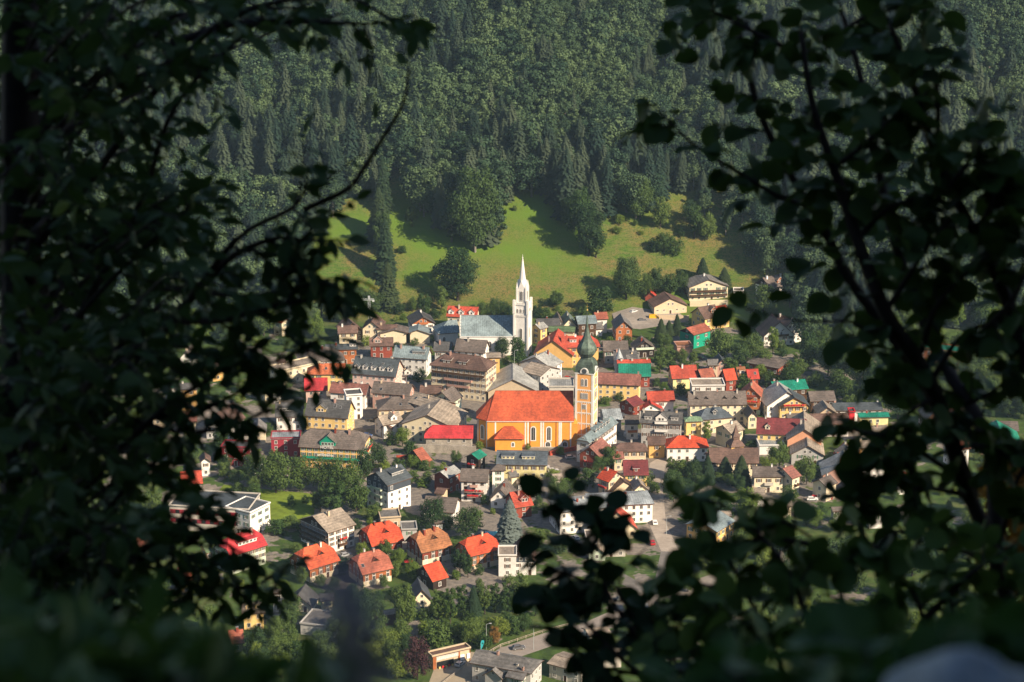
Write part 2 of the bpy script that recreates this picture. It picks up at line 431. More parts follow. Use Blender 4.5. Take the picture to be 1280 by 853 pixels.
    if shut is None and frame == 'wf_white' and parent is None:
        shut = q.choice([None, None, None, 'brown', 'green', 'brown']) if not label.startswith('modern') else None
    for nm, nr, rz, a, d, off in sides:
        facing = Vector(nr).dot(Vector((camv.x, camv.y, 0)).normalized())
        if facing < 0.05 or not wwin: continue
        wd = d-a; nc = max(1, int((wd-1.2)/colgap)); ww_ = 1.0 if wz < 1.6 else 1.15
        def pos(u, z, out=0.0):
            if nm == 'S': return (a+u, off-out, z)
            if nm == 'N': return (wx1 - u, off+out, z)
            if nm == 'E': return (off+out, a+u, z)
            return (off-out, d-u, z)
        for k in range(n):
            zf = k*sh + .95*sh/2.9
            for i in range(nc):
                u = wd*(i+.5)/nc
                if k == 0 and i == nc//2 and doors and nc > 1:
                    queue(root, mat, door_mesh(), 'door', pos(u, 0.05, .0), rz, nr); continue
                if q.random() < .06: continue
                queue(root, mat, window_mesh(ww_, wz, frame, shut if k else None), 'window', pos(u, zf, .0), rz, nr)
        isg = nm in ('E', 'Wt'); f = f1 if nm == 'E' else f0
        if isg and not flatroof and f < .8 and rise > 2.4:
            zt = hh + .5
            if rise > 3.2 and wd > 7:
                for u in (wd/2-1.1, wd/2+1.1): queue(root, mat, window_mesh(.85, 1.1, frame, None), 'window', pos(u, zt, 0), rz, nr)
            else: queue(root, mat, window_mesh(.85, 1.0, frame, None), 'window', pos(wd/2, zt, 0), rz, nr)
        for sd_, fl, col, frac, flw in bal:
            if sd_ != nm and not (sd_ == '*' ): continue
            w_ = wd*frac; z_ = fl*sh + .1
            if isg and z_ > hh: w_ = min(w_, max(2.0, 2*(s-.5)*(1-(z_-hh+1.2)/max(rise, .1))))
            queue(root, mat, balcony_mesh(w_, col, flw), 'balcony', pos(wd/2, z_, 0.0), rz, nr)
    # chimneys (children of the roof)
    for i in range(chim):
        ux = (r0+r1)/2 + (q.random()-.5)*max(0, (r1-r0)-2)*.8 if chim == 1 else r0+1.2+(r1-r0-2.4)*(i+.3*q.random())/max(1, chim-1+.3)
        yy = q.uniform(-.25, .12)*s*(0 if flatroof else 1); zt = hr if flatroof else slope_z(yy, s, hr, hw)
        b = MB(); w = q.uniform(.3, .42)
        b.box((ux-w, yy-w, zt-.5), (ux+w, yy+w, max(hr, zt)+q.uniform(.7, 1.2)), 0)
        zz = b.v[-1][2]; b.box((ux-w-.1, yy-w-.1, zz+.002), (ux+w+.1, yy+w+.1, zz+.13), 1)
        ck = q.choice(['white', 'tanwall', 'brownpink', 'redwood', 'concrete'])
        if parent is None: b.build('chimney', [WM(ck), M('chimney_cap', (.2,.19,.18), .7, .1)], rooff, solid=None)
    # dormers: (u -1..1 along the ridge, v 0..1 down the slope, width, kind, wall)
    for u, v, w, kd, dw in dor:
        if parent is not None: continue
        xc = (x0+x1)/2 + u*L; y1_ = -v*s; zr = slope_z(y1_, s, hr, hw)
        dr = empty('dormer', (xc, y1_, zr), 0, root)
        b = MB(); k = rise/s
        if kd == 'gable':
            hwl = min(1.5, w*.55+.4); pk = w*.42; dep = (hwl+pk)/k + .1; de = hwl/k+.1
            b.face([(-w/2, 0, -.4), (w/2, 0, -.4), (w/2, 0, hwl), (0, 0, hwl+pk), (-w/2, 0, hwl)])
            b.face([(-w/2, 0, -.4), (-w/2, 0, hwl), (-w/2, de, hwl)]); b.face([(w/2, 0, -.4), (w/2, de, hwl), (w/2, 0, hwl)])
            b.build('wall', WM(dw), dr)
            b = MB(); o = .3; g_ = pk/(w/2)
            b.slab([[(0, -o, hwl+pk+.1), (-w/2-o, -o, hwl-o*g_+.1), (-w/2-o, de, hwl-o*g_+.1), (0, dep, hwl+pk+.1)],
                    [(0, -o, hwl+pk+.1), (w/2+o, -o, hwl-o*g_+.1), (w/2+o, de, hwl-o*g_+.1), (0, dep, hwl+pk+.1)]], .12, 0, 1)
            b.build('roof', [rm, WM('white' if dw != 'greenwall' else 'greenwall')], dr)
            nw = max(1, int(w/1.6))
            for i in range(nw): inst(window_mesh(.8, min(1.1, hwl*.7), frame), 'window', dr, ((i-(nw-1)/2)*1.3, 0, .25))
        elif kd == 'shed':
            hwl = 1.35; dep = hwl/(k*.75)
            b.face([(-w/2, 0, -.3), (w/2, 0, -.3), (w/2, 0, hwl), (-w/2, 0, hwl)])
            for sx in (-1, 1): b.face([(sx*w/2, 0, -.3), (sx*w/2, 0, hwl), (sx*w/2, dep, hwl+dep*k*.25)])
            b.build('wall', WM(dw), dr)
            b = MB(); b.slab([[(-w/2-.25, -.3, hwl), (w/2+.25, -.3, hwl), (w/2+.25, dep, hwl+dep*k*.27+.06), (-w/2-.25, dep, hwl+dep*k*.27+.06)]], .14, 0, 1)
            b.build('roof', [rm, WM('white')], dr)
            nw = max(1, int(w/1.5))
            for i in range(nw): inst(window_mesh(.85, .8, frame), 'window', dr, ((i-(nw-1)/2)*w/nw, 0, .3))
        else:                                                         # slit: low triangular raised eyelid of the roof, dark front painted as its shadow
            hwl = w*.42; dep = hwl/k*1.0
            b.face([(-w/2, 0, -.15), (w/2, 0, -.15), (0, 0, hwl)]); b.build('wall', WM('darkwood'), dr)
            b = MB(); b.slab([[(0, -.35, hwl+.1), (-w/2-.2, -.35, -.05), (0, dep+.4, hwl+.12)], [(0, -.35, hwl+.1), (w/2+.2, -.35, -.05), (0, dep+.4, hwl+.12)]], .1, 0, 0)
            b.build('roof', [rm], dr)
    for i in range(sky):                                              # roof windows, flush in the slope
        u = q.uniform(-.75, .75); v = q.uniform(.3, .7)
        w = .55; k = math.atan2(rise, s)
        b = MB(); b.box((-w, -.7, 0), (w, .7, .09), 0); b.box((-w+.1, -.6, .091), (w-.1, .6, .12), 1)
        o = b.build('skylight', [M('window_frame_grey', (.25,.26,.27), .5, .1), glassmat()], root)
        o.location = (u*L, -v*s, slope_z(v*s, s, hr, hw)+.01); o.rotation_euler = (k, 0, 0)
    return root
DOORM = []
def door_mesh():
    if not DOORM:
        b = MB(); b.box((-.55, -.05, 0), (.55, .02, 2.1), 1); b.box((-.7, -.09, 0), (-.55, .02, 2.2)); b.box((.55, -.09, 0), (.7, .02, 2.2)); b.box((-.55, -.09, 2.1), (.55, .02, 2.2))
        DOORM.append(b.mesh('door', [WM('white'), WM('wood')]))
    return DOORM[0]
BL = {}
def seg_dist(p, a, b):
    px, py = p; ax, ay = a[:2]; bx, by = b[:2]; dx, dy = bx-ax, by-ay
    t = ((px-ax)*dx+(py-ay)*dy)/max(1e-9, dx*dx+dy*dy)
    nx, ny = ax+t*dx, ay+t*dy
    sgn = (dx*(py-ay)-dy*(px-ax))
    return math.copysign(math.hypot(px-nx, py-ny), sgn)
def R(c, ax, ay, bx, by, ex, ey, hr, pitch, wall, roof, label, **kw):
    """ridge seen between two pixels, one pixel on the visible eaves line"""
    A = unproj(*cx(c, ax, ay), hr); B = unproj(*cx(c, bx, by), hr)
    g = terrain((A.x+B.x)/2, (A.y+B.y)/2); A = at(*cx(c, ax, ay), 1); 
    def onz(px, py, z):
        r = ray(px, py); t = (z-H)/r.z; return Vector((0, 0, H)) + r*t
    A = onz(*cx(c, ax, ay), g+hr); B = onz(*cx(c, bx, by), g+hr)
    d = (B-A); Lr = d.length; d.normalize(); tp = math.tan(math.radians(pitch)); E = cx(c, ex, ey)
    best = None
    for sg in (1, -1):
        q = Vector((d.y, -d.x, 0))*sg; prev = None
        for k in range(4, 130):
            s = k*.25; off = q*s - Vector((0, 0, s*tp)); dd = seg_dist(E, proj(A+off), proj(B+off))
            if prev is not None and (dd > 0) != (prev > 0): 
                ss = s-.125
                if best is None or ss < best[0] and False: best = (ss, q)
                break
            prev = dd
        if best: break
    if not best: print('NO EAVE', label); best = (5, Vector((d.y, -d.x, 0)))
    s, q = best; hw = hr - s*tp
    if hw < 2.2: print('LOW hw=%.1f s=%.1f' % (hw, s), label); hw = 2.2
    hip = kw.get('hip', (0, 0)); hk = kw.get('hk', 1.0)
    m = (A+B)/2; L = Lr/2
    xa, xb = hip[0]*s*hk, hip[1]*s*hk
    # local X must be such that local -Y = q
    X = Vector((-q.y, q.x, 0)); 
    if X.dot(d) < 0: hip = (hip[1], hip[0]); kw['hip'] = hip; m = m + d*(xb-xa)/2
    else: m = m + d*(xb-xa)/2
    L = L + (xa+xb)/2
    if VERB: print('%-60s L=%.1f s=%.1f hw=%.1f' % (label[:60], 2*L, 2*s, hw))
    return house((m.x, m.y, g), math.atan2(X.y, X.x), L, s, hr, hw, wall, roof, label, **kw)
def G(c, px, py, ex, ey, length, hr, rot, wall, roof, label, **kw):
    """near gable peak, one eave corner of that gable, depth, gable facing (degrees, + = to the right)"""
    P = unproj(*cx(c, px, py), hr); g = P.z-hr; a = math.radians(rot); E = cx(c, ex, ey)
    n = Vector((math.sin(a), -math.cos(a), 0)); t = Vector((math.cos(a), math.sin(a), 0)); sg = 1 if E[0] > cx(c, px, py)[0] else -1
    best = None
    for k in range(4, 90):
        w = k*.25
        for j in range(4, 60):
            dr = j*.2
            p = proj(P + t*sg*w - Vector((0, 0, dr))); e = math.hypot(p[0]-E[0], p[1]-E[1])
            if best is None or e < best[0]: best = (e, w, dr)
    _, s, dr = best; dr = max(.25*s, min(1.3*s, dr)); hw = hr-dr
    if hw < 2.2: print('LOW hw=%.1f s=%.1f' % (hw, s), label); hw = 2.2
    m = P - n*length/2
    if VERB: print('%-60s G L=%.1f s=%.1f hw=%.1f' % (label[:60], length, 2*s, hw))
    # local +X = n (towards camera)
    if 'hip' in kw: kw['hip'] = (kw['hip'][1], kw['hip'][0])
    return house((m.x, m.y, g), math.atan2(n.y, n.x), length/2, s, hr, hw, wall, roof, label, **kw)
def F(c, ax, ay, bx, by, depth, h, wall, roof, label, **kw):
    """flat roof: its front edge between two pixels, depth behind it"""
    A = unproj(*cx(c, ax, ay), h); B = unproj(*cx(c, bx, by), h); g = terrain(A.x, A.y); d = (B-A); d.z = 0; L = d.length; d.normalize()
    q = Vector((d.y, -d.x, 0)); m = (A+B)/2 - q*depth/2
    kw.setdefault('chim', 0)
    if VERB: print('%-60s F L=%.1f' % (label[:60], L))
    return house((m.x, m.y, g), math.atan2(d.y, d.x), L/2, depth/2, h, h, wall, roof, label, flatroof=True, **kw)
VERB = False
HAZE = 0.00004
# ------------------------------------------------------------------ the town, back to front
# below the meadow
R('A',205,382,330,378,240,430,8,35,'cream','brown',"long cream farmhouse with brown roof at the foot of the meadow",chim=1)
G('A',300,362,368,412,12,9,20,'wood','brown',"brown gable barn joined to the long cream farmhouse",chim=0)
G('A',415,356,480,407,14,10,-5,'cream','brown',"cream gabled house behind the thin grey lift mast",shut='brown')
R('A',445,372,575,374,500,405,8,30,'cream','brown',"low cream house with brown roof beside the lift mast")
G('A',560,406,460,424,10,7,0,'cream','greybrown',"pale yellow hall with shallow gable, nearer the lift mast",chim=0,wwin=False)
G('A',700,406,780,432,10,7,0,'cream','metalblue',"pale yellow hall with shallow gable and grey green roof",chim=0,wwin=False)
G('A',735,328,810,364,14,9.5,12,'white','darkgrey',"white chalet with orange wooden balconies below the meadow",bal=[('E',1,'orangewood',.5,False),('E',2,'orangewood',.4,False)],wtop='orangewood')
R('A',885,258,1075,266,985,330,11,38,'cream','redorange',"red roofed villa with three white gable dormers behind the white church",dor=[(-.7,.75,2.6,'gable','white'),(-.05,.75,2.6,'gable','white'),(.62,.75,2.6,'gable','white')])
R('A',130,495,330,490,300,525,9,25,'orangewood','slate',"orange boarded house with slate roof west of the town",dor=[(.7,.5,3,'shed','white')],sky=2)
R('A',400,455,550,452,500,505,9,38,'redwood','brown',"dark red house with brown cross gabled roof above the pink hotel",dor=[(-.3,.6,4,'gable','brownpink')])
R('A',60,515,140,510,100,600,10,30,'greywall','greybrown',"grey house under a wide hipped grey roof at the leaf edge",hip=(1,1),chim=1)
R('A',560,500,775,515,640,582,13,42,'white','metalblue',"house with blue grey metal roof and tall white fire gable",dor=[(.45,.6,6,'shed','slatewall')],shut=None,chim=2)
R('A',315,566,592,588,400,686,15.5,42,'pink','slate',"pink hotel with slate roof and row of five white dormers",dor=[(-.78,.72,2.2,'gable','white'),(-.42,.72,2.2,'gable','white'),(-.05,.72,2.2,'gable','white'),(.32,.72,2.2,'gable','white'),(.68,.72,2.2,'gable','white')],sky=5,colgap=2.4,chim=2)
R('A',90,614,255,612,170,682,11.5,33,'yellow','mottled',"yellow house with mottled orange roof beside the pink hotel",hip=(1,0),sky=2)
R('A',0,704,145,700,90,782,10,40,'pink','crimson',"pink house under a crimson roof at the edge of the leaves",chim=1)
R('A',170,726,400,742,280,800,10,35,'white','pinkbrown',"house with weathered brick red roof between crimson and grey roofs",chim=2)
R('A',940,458,1130,472,1000,540,12.5,42,'white','greybrown',"white gabled house with dark roof before the white church",chim=1)
R('A',800,478,915,480,850,540,10,38,'greywall','darkgrey',"dark roofed grey house left of the white gabled house",chim=1)
R('A',885,544,1080,566,930,640,19,34,'cream','brown',"large brown roofed hotel with wooden balconies and cream side wall",hip=(.9,.9),bal=[('S',4,'wood',.95,False),('S',3,'brownpink',.5,False),('S',2,'brownpink',.4,False),('E',3,'brownpink',.2,False)],dor=[(-.45,.72,4,'shed','wood'),(.1,.72,4,'shed','wood')],chim=2,colgap=2.4,nst=5)
R('A',1120,548,1210,546,1160,578,16,15,'amber','tan',"amber hotel annex with grey green flat pitched roof and side balconies",bal=[('E',4,'wood',.5,False),('E',3,'wood',.5,False),('E',2,'wood',.5,False)],chim=0,nst=5)
R('A',575,650,640,648,600,690,8.5,35,'white','grey',"small ornate white house below the pink hotel",dor=[(.9,.8,3,'gable','white')])
R('A',430,722,668,740,520,802,11,36,'brownpink','greybrown',"brown pink town house with worn grey roof and pale gable",chim=2,sky=1)
R('A',715,745,850,748,780,800,9,32,'tanwall','brown',"low tan house with brown roof under the large hotel",chim=1)
R('D',1045,152,1112,110,1150,192,11,38,'palegreen','greybrown',"pale green gabled house with cream side wall at the shopping street",chim=1)
# old town, middle left
R('D',20,212,195,210,100,300,11,40,'white','darkgrey',"white terrace with dark roof and grey dormer box beside the yellow guesthouse",dor=[(-.2,.6,6,'shed','greywall')],chim=2)
R('D',222,184,490,202,330,302,14,43,'yellow','darkgrey',"yellow guesthouse with dark roof and yellow gabled dormer",dor=[(-.28,.72,4.2,'gable','yellow')],sky=4,chim=1)
F('D',-10,437,175,434,9,8,'crimson','metalgrey',"crimson panelled block with flat grey metal roof",)
HOTEL = R('D',235,372,530,388,330,496,14.5,37,'amber','greybrown',"amber hotel with green gables, green balconies and white hotel lettering",hip=(.45,.55),dor=[(-.12,.86,6.4,'gable','greenwall')],bal=[('S',2,'greenwall',.9,False),('E',3,'greenwall',.7,True)],chim=3,nst=4,colgap=2.3)
F('D',455,172,560,165,8,11,'white','darkgrey',"tall plain white block beside the yellow guesthouse",wwin=True)
R('D',740,178,905,172,800,256,10,28,'tanwall','greybrown',"wide tan house under a hipped grey tile roof in the old town",hip=(1,.8),chim=1,sky=2,frame='wf_white')
R('D',885,148,1075,205,950,245,11,22,'brownpink','tan',"brown pink house with pale tan roof beside the green gabled house",chim=1,sky=1)
R('D',650,297,780,272,700,352,9,32,'white','tan',"small white house with pale tan roof and bay before the grey tile roof",chim=1,dor=[(.2,.7,3,'gable','white')])
G('D',955,290,788,346,22,13,-14,'cream','tan',"cream civic building with very wide shallow gable and tan roof",chim=1,colgap=2.8)
R('D',985,353,1240,355,1100,434,9.5,44,'stone','crimson',"stone house with bright red metal roof beside the orange church",hip=(.7,0),chim=0,colgap=5)
R('D',868,507,925,486,972,572,7,38,'wood','terracotta',"small dark barn with terracotta roof by the old stone wall",chim=0)
R('D',638,643,795,591,838,683,15.5,30,'white','slate',"modern white apartment block with dark slate gable and balconies",band=('slatewall',8.6,12.5),wtop='slatewall',bal=[('E',3,'bluegrey',.6,False),('E',2,'bluegrey',.6,False),('E',1,'bluegrey',.6,False),('Wt',3,'palegreen',.5,False),('Wt',2,'palegreen',.5,False),('Wt',1,'palegreen',.5,False),('N',3,'bluegrey',.5,False)],dor=[(.2,.55,6,'shed','slatewall')],chim=2)
R('D',1035,640,1120,597,1150,650,9,28,'redwood','lightgrey',"brown boarded house with pale grey roof next to the flower balcony inn",chim=1)
R('E',80,618,255,625,150,702,12,36,'white','greybrown',"white inn with red flower balconies and dark grey roof",bal=[('S',1,'brownpink',.55,True),('S',2,'brownpink',.75,True),('S',3,'brownpink',.3,False)],frame='wf_brown',nst=4,chim=1)
R('E',303,592,315,592,309,632,12,34,'white','greybrown',"square white stair tower with pyramid roof behind the flower balcony inn",hip=(1,1),chim=0,colgap=4)
R('E',370,640,420,632,400,672,8,30,'cream','grey',"small cream house with grey roof beside the white stair tower",chim=1)
R('I',650,98,850,112,700,196,8,30,'white','greybrown',"low dark roofed house with white gable behind the round tree",chim=0)
G('I',1110,60,1040,125,12,8,-10,'white','greybrown',"white gabled cottage with dark roof near the grey spruce",chim=1,shut='brown')
R('I',1165,78,1280,60,1240,170,9,38,'redwood','redorange',"red roofed house with steep gables beside the grey spruce",dor=[(.2,.7,3.4,'gable','redwood')])
# around the orange church
G('E',400,72,240,150,24,11,0,'tanwall','lightgrey',"wide pale hall with arched grey roof behind the orange church",chim=0,wwin=False)
R('B',240,672,315,632,405,708,12,25,'white','lightgrey',"white town house with streaked pale grey roof and tall white pillar",chim=2)
R('B',215,700,340,733,200,772,11,20,'greywall','tan',"low pitched tan roofed house with blue mural gable",chim=0)
F('E',620,118,778,118,12,8,'concrete','lightgrey',"flat grey roofed link building right behind the orange church",wwin=False)
R('E',790,22,1190,40,1000,102,11.5,38,'yellow','pinkbrown',"long yellow house with rusty pink roof behind the onion tower",chim=2)
F('E',925,108,985,108,5,6,'white','metalgrey',"small white annex at the end of the long yellow house")
R('E',842,412,1005,296,955,405,11.5,36,'white','metalblue',"long white building with blue grey roof and five small dormers by the tower",dor=[(-.3,.45,1.6,'gable','slatewall'),(-.08,.45,1.6,'gable','slatewall'),(.14,.45,1.6,'gable','slatewall'),(.36,.45,1.6,'gable','slatewall'),(.58,.45,1.6,'gable','slatewall')],hip=(.7,0),chim=1,colgap=2.4)
R('E',300,507,615,512,420,598,10,34,'paleyellow','slateblue',"pale yellow house with blue grey roof and two long dormers below the church",dor=[(-.55,.6,5,'shed','paleyellow'),(.25,.6,5,'shed','paleyellow')],bal=[('E',1,'orangewood',.8,True)],chim=0)
R('E',145,530,197,500,228,545,8,30,'darkwood','green',"dark wooden chalet with green roof below the orange church",chim=0,bal=[('Wt',1,'wood',.6,True)])
G('E',870,488,940,556,13,9.5,-25,'redwood','pinkbrown',"small red wooden house with steep gable by the churchyard wall",chim=1,bal=[('E',1,'redwood',.6,True)])
R('E',1060,462,1170,460,1110,515,8,27,'tanwall','brown',"low tan house with hipped brown roof right of the white car yard",hip=(.8,.8),chim=1)
R('E',1075,568,1230,566,1150,660,9.5,38,'yellow','maroon',"amber house with two tiered maroon tile roof",chim=0,dor=[(0,.75,2.4,'shed','redwood')])
R('E',965,612,1042,640,945,688,9.5,35,'tanwall','brightorange',"tan cottage with bright orange roof and red creeper",chim=1,bal=[('S',1,'redwood',.7,True)])
G('E',1088,697,1180,762,10,6.5,20,'tanwall','brown',"small tan garage with brown pitched roof by the hedge",chim=0,wwin=False)
R('J',565,120,700,106,640,186,11,14,'white','metalgrey',"white apartment house with pale blue hipped roof behind the gabled house",hip=(1,1),bal=[('S',1,'concrete',.4,False),('S',2,'concrete',.4,False),('E',2,'concrete',.4,False)],chim=3)
R('J',780,92,940,84,880,156,9.5,14,'white','metalgrey',"pale block with blue grey hipped roof beside the straight street",hip=(1,1),chim=1)
G('J',845,200,975,305,14,11,8,'cream','redorange',"cream gabled house with brick red roof and red chimneys",chim=2,frame='wf_brown')
R('J',705,232,790,228,740,290,7.5,30,'redwood','maroon',"low maroon roofed wing of wood beside the cream gabled house",chim=0)
F('J',660,400,900,395,14,5,'concrete','greybrown',"flat grey workshop in front of the cream gabled house",)
G('J',720,415,660,455,10,5.5,-5,'palegreen','tan',"glazed pale green pavilion before the flat grey workshop",chim=0)
# right of the tower
R('F',235,146,405,141,310,208,9.5,34,'white','redorange',"white house with worn red roof behind the balcony mansion",chim=1)
R('F',110,195,178,168,215,218,9,30,'redwood','maroon',"dark house with maroon roof and white ground floor",base='white',chim=0)
G('F',268,222,345,262,9,7,5,'white','red',"little white gable with red roof at the back of the balcony mansion",chim=0)
R('F',200,262,462,272,330,346,14.5,45,'greywall','darkgrey',"grey white mansion with gabled bay, balconies and dark roof",dor=[(0,.78,4.6,'gable','white'),(-.62,.7,3,'shed','greywall'),(.62,.7,3,'shed','greywall')],bal=[('S',3,'white',.32,False),('S',2,'white',.32,False)],chim=3,nst=3,colgap=2.2)
R('F',240,422,355,420,300,476,8.5,38,'amber','brown',"small amber house with brown roof before the balcony mansion",chim=0)
R('F',100,292,188,290,140,346,9.5,30,'white','greybrown',"narrow white house with grey roof left of the balcony mansion",chim=1,bal=[('S',1,'orangewood',.8,False)])
R('F',-40,255,75,250,20,322,8,20,'greywall','metalgrey',"grey shed with seamed metal roof right of the onion tower",chim=0,wwin=False)
R('F',430,418,535,417,470,492,9.5,32,'white','brightorange',"white house with bright orange hipped roof among the conifers",hip=(1,1),chim=1)
F('F',475,515,555,512,4,4,'white','brightorange',"white porch with orange roof in front of the orange hipped house",wwin=False)
R('F',500,300,545,298,520,333,11,25,'yellow','palegreen',"narrow orange yellow house with pale green hipped roof",hip=(.8,.8),chim=0,nst=3)
R('F',490,146,848,141,650,229,12.5,40,'cream','greybrown',"long cream row with grey roof and four dark slit dormers",dor=[(-.72,.55,2.2,'slit',''),(-.38,.55,2.2,'slit',''),(.25,.55,2.2,'slit',''),(.6,.55,2.2,'slit','')],bal=[('S',1,'cream',.5,False)],chim=3)
F('F',515,112,722,110,10,8,'white','tan',"plain white flat roofed block behind the long cream row",colgap=4)
R('C',280,628,445,621,370,706,9.5,38,'paleyellow','redorange',"pale house with big plain red roof and one chimney",chim=1,colgap=4)
R('C',455,650,545,640,480,705,8.5,35,'wood','terracotta',"wooden house with terracotta roof and dark white framed gable",chim=0)
R('C',607,650,678,642,675,716,9.5,48,'redwood','brightorange',"narrow red house with steep bright orange roof",chim=0,og=.4)
R('C',690,635,745,632,715,690,9,42,'pink','rust',"pink dormered house between the orange and red roofs",chim=1,dor=[(0,.7,2.2,'shed','white')])
R('C',752,650,825,646,785,712,9,45,'redwood','red',"small dark house with steep red roof and a skylight",chim=0,sky=1)
G('F',880,120,945,182,11,12.5,-10,'orangewood','terracotta',"tall orange wooden house with tiered balconies and green base",base='palegreen',bal=[('E',1,'orangewood',.9,False),('E',2,'orangewood',.9,True),('E',3,'redwood',.5,False)],chim=1)
R('F',1003,85,1212,69,1150,137,8.5,28,'wood','green',"wooden house with bright green metal roof and two white chimneys",chim=2)
G('F',1105,148,975,238,16,11.5,10,'white','lightgrey',"white house with arched pale grey roof right of the slit dormers",chim=1)
G('F',1150,184,1242,234,13,10,5,'yellow','slate',"yellow house with slate roof and flower balcony under the green roof",bal=[('E',2,'orangewood',.8,True)],chim=0,sky=2)
R('G',200,358,330,354,290,406,8.5,30,'wood','greybrown',"brown barn with weathered shingle roof beyond the green roof",chim=0)
R('F',600,248,685,240,650,318,10,36,'cream','slateblue',"cream house with slate blue hipped roof and small dormer",hip=(1,1),chim=1,dor=[(0,.6,2,'gable','slatewall')])
R('F',705,352,792,324,832,382,9.5,28,'cream','tan',"cream villa with tan roof right of the young tree",chim=1)
G('F',895,268,930,305,9,8,10,'cream','greybrown',"little cream house with grey gable behind the maroon roof",chim=0)
R('F',915,304,1222,316,950,407,12,42,'yellow','maroon',"big yellow house with long maroon roof and red gabled wing",dor=[(-.55,.7,2,'gable','cream')],chim=1)
G('F',1110,345,1170,390,10,9.5,-30,'yellow','red',"yellow gabled wing with bright red roof on the maroon house",chim=0)
F('F',930,480,1090,478,9,4,'white','metalgrey',"low flat pale shed in front of the big yellow house",wwin=False)
G('G',185,548,90,602,24,12,-6,'salmon','tan',"large windowless salmon gable house with grey tan roof",chim=1,wwin=False)
G('G',200,630,110,674,15,8.5,-5,'greywall','tan',"white house with rounded grey gable and round window below the salmon gable",chim=0,colgap=5)
R('F',620,491,925,491,880,588,10.5,45,'cream','brown',"dark brown roofed chapel house among the conifers",chim=0)
R('F',885,606,1083,606,950,672,9.5,30,'cream','greybrown',"long cream house with grey roof left of its terracotta wing",chim=1,bal=[('S',1,'concrete',.3,False)])
R('F',1075,620,1133,599,1178,670,10,30,'cream','pinkbrown',"cream cross wing with terracotta roof and wooden balcony",chim=1,bal=[('N',1,'wood',.5,False),('S',1,'wood',.4,False)])
R('K',375,243,478,250,420,298,6.5,25,'white','tan',"low white bungalow with tan roof under the dark leaves",chim=1)
# hillside right of the meadow
G('C',525,96,648,138,14,11,8,'cream','grey',"cream chalet with two long wooden balconies below the meadow trees",bal=[('E',1,'wood',.95,False),('E',2,'wood',.9,False),('S',1,'wood',.3,False)],chim=1,nst=3)
G('C',290,212,396,255,13,8.5,12,'tanwall','brown',"tan house with brown roof and retaining wall beside the parking",chim=0,base='tanwall')
R('C',852,85,963,63,962,142,10,35,'white','greybrown',"dark roofed chalet with orange dormer at the forest edge",dor=[(.35,.65,3.4,'gable','orangewood')],wtop='darkwood',chim=2)
R('C',452,268,560,250,600,325,10.5,35,'yellow','brown',"yellow house with brown roof and orange dormer above the green barn",dor=[(.35,.6,3.2,'gable','orangewood')],chim=1)
R('C',560,262,625,252,640,318,10,35,'yellow','redorange',"yellow house end with red roof above the green barn",chim=0)
R('C',382,395,495,363,492,423,9.5,26,'greenwall','terracotta',"barn with teal green side and terracotta roof",chim=0,wtop='darkwood',colgap=4)
F('C',325,512,425,508,8,4.5,'brownpink','rust',"small orange brick box building with flat roof",wwin=False)
G('C',130,478,195,522,10,8,8,'darkwood','greybrown',"dark little chalet with green verandah beside brick box",bal=[('E',1,'palegreen',.9,False)],chim=1)
G('B',790,452,848,500,14,10.5,5,'orangewood','grey',"orange brown house with square gable and green window",chim=0)
G('C',960,357,1055,440,14,12,10,'white','brown',"half timbered white house with steep brown gable in the trees",shut='brown',bal=[('E',2,'wood',.6,False)],chim=0)
G('C',1040,350,1105,395,12,11.5,25,'white','brown',"brown gabled white house just behind the half timbered one",chim=2)
R('C',865,570,930,582,850,625,6,16,'redwood','greybrown',"low dark hipped roof shed between the gardens",chim=0,hip=(.8,.8))
R('C',512,588,580,586,545,626,8,36,'tanwall','grey',"tan cottage with small grey roof behind the steep orange roof",chim=0)
G('C',605,590,655,636,10,8.5,5,'brownpink','slate',"brown pink gable cottage with slate roof behind the steep orange roof",chim=0)
G('C',165,175,205,215,7,5,0,'redwood','red',"tiny red garden hut at the meadow edge",chim=0,wwin=False)
F('C',672,168,738,166,6,3.5,'white','greybrown',"small white garage between two chalets",wwin=False)
G('G',320,85,352,112,9,8,-10,'palegreen','darkgrey',"pale green gable house deep in the right hand trees",chim=0)
G('G',515,100,545,140,9,8,0,'amber','greybrown',"amber house half hidden behind the dark stem",chim=0)
F('G',755,140,955,166,10,9,'orangewood','green',"orange hillside house with green flat roof",bal=[('S',1,'orangewood',.9,False)],frame='wf_white')
G('G',1022,200,1040,232,6,6,10,'white','brown',"tiny white hut beside the orange hillside house",chim=0)
R('G',320,415,565,412,440,453,7,20,'white','slate',"long low white building with dark roof and two white vents",chim=2)
F('G',405,462,438,462,5,8,'red','darkgrey',"narrow bright red block between brown and green roofs",wwin=False)
R('G',447,466,603,463,520,487,7.5,15,'paleyellow','green',"yellow building with green metal roof beside the red block",chim=1)
R('G',205,470,400,466,300,524,8.5,25,'white','brown',"white house with wide brown roof below the dark flat roofs",chim=1,colgap=2.3)
G('G',300,437,350,470,10,9,5,'tanwall','tan',"small tan gable poking over the brown roof",chim=0)
G('G',862,436,928,502,14,11.5,5,'wood','greybrown',"brown wooden chalet with steep gable on the right of town",bal=[('E',2,'wood',.8,True),('E',1,'wood',.8,True)],chim=2)
G('G',985,456,1066,520,13,9.5,25,'redwood','pinkbrown',"red brown gabled chalet next to the steep wooden chalet",chim=1)
R('G',1122,505,1250,508,1180,556,7.5,25,'greywall','greybrown',"long grey roofed house behind the pink gable",chim=0)
G('G',1165,560,1052,612,15,10.5,-5,'pink','green',"pink gabled guesthouse with green roof at the right edge",colgap=2.3,chim=0)
R('G',900,600,990,590,938,650,11,30,'white','terracotta',"tall white house with terracotta roof right of the main stem",chim=0)
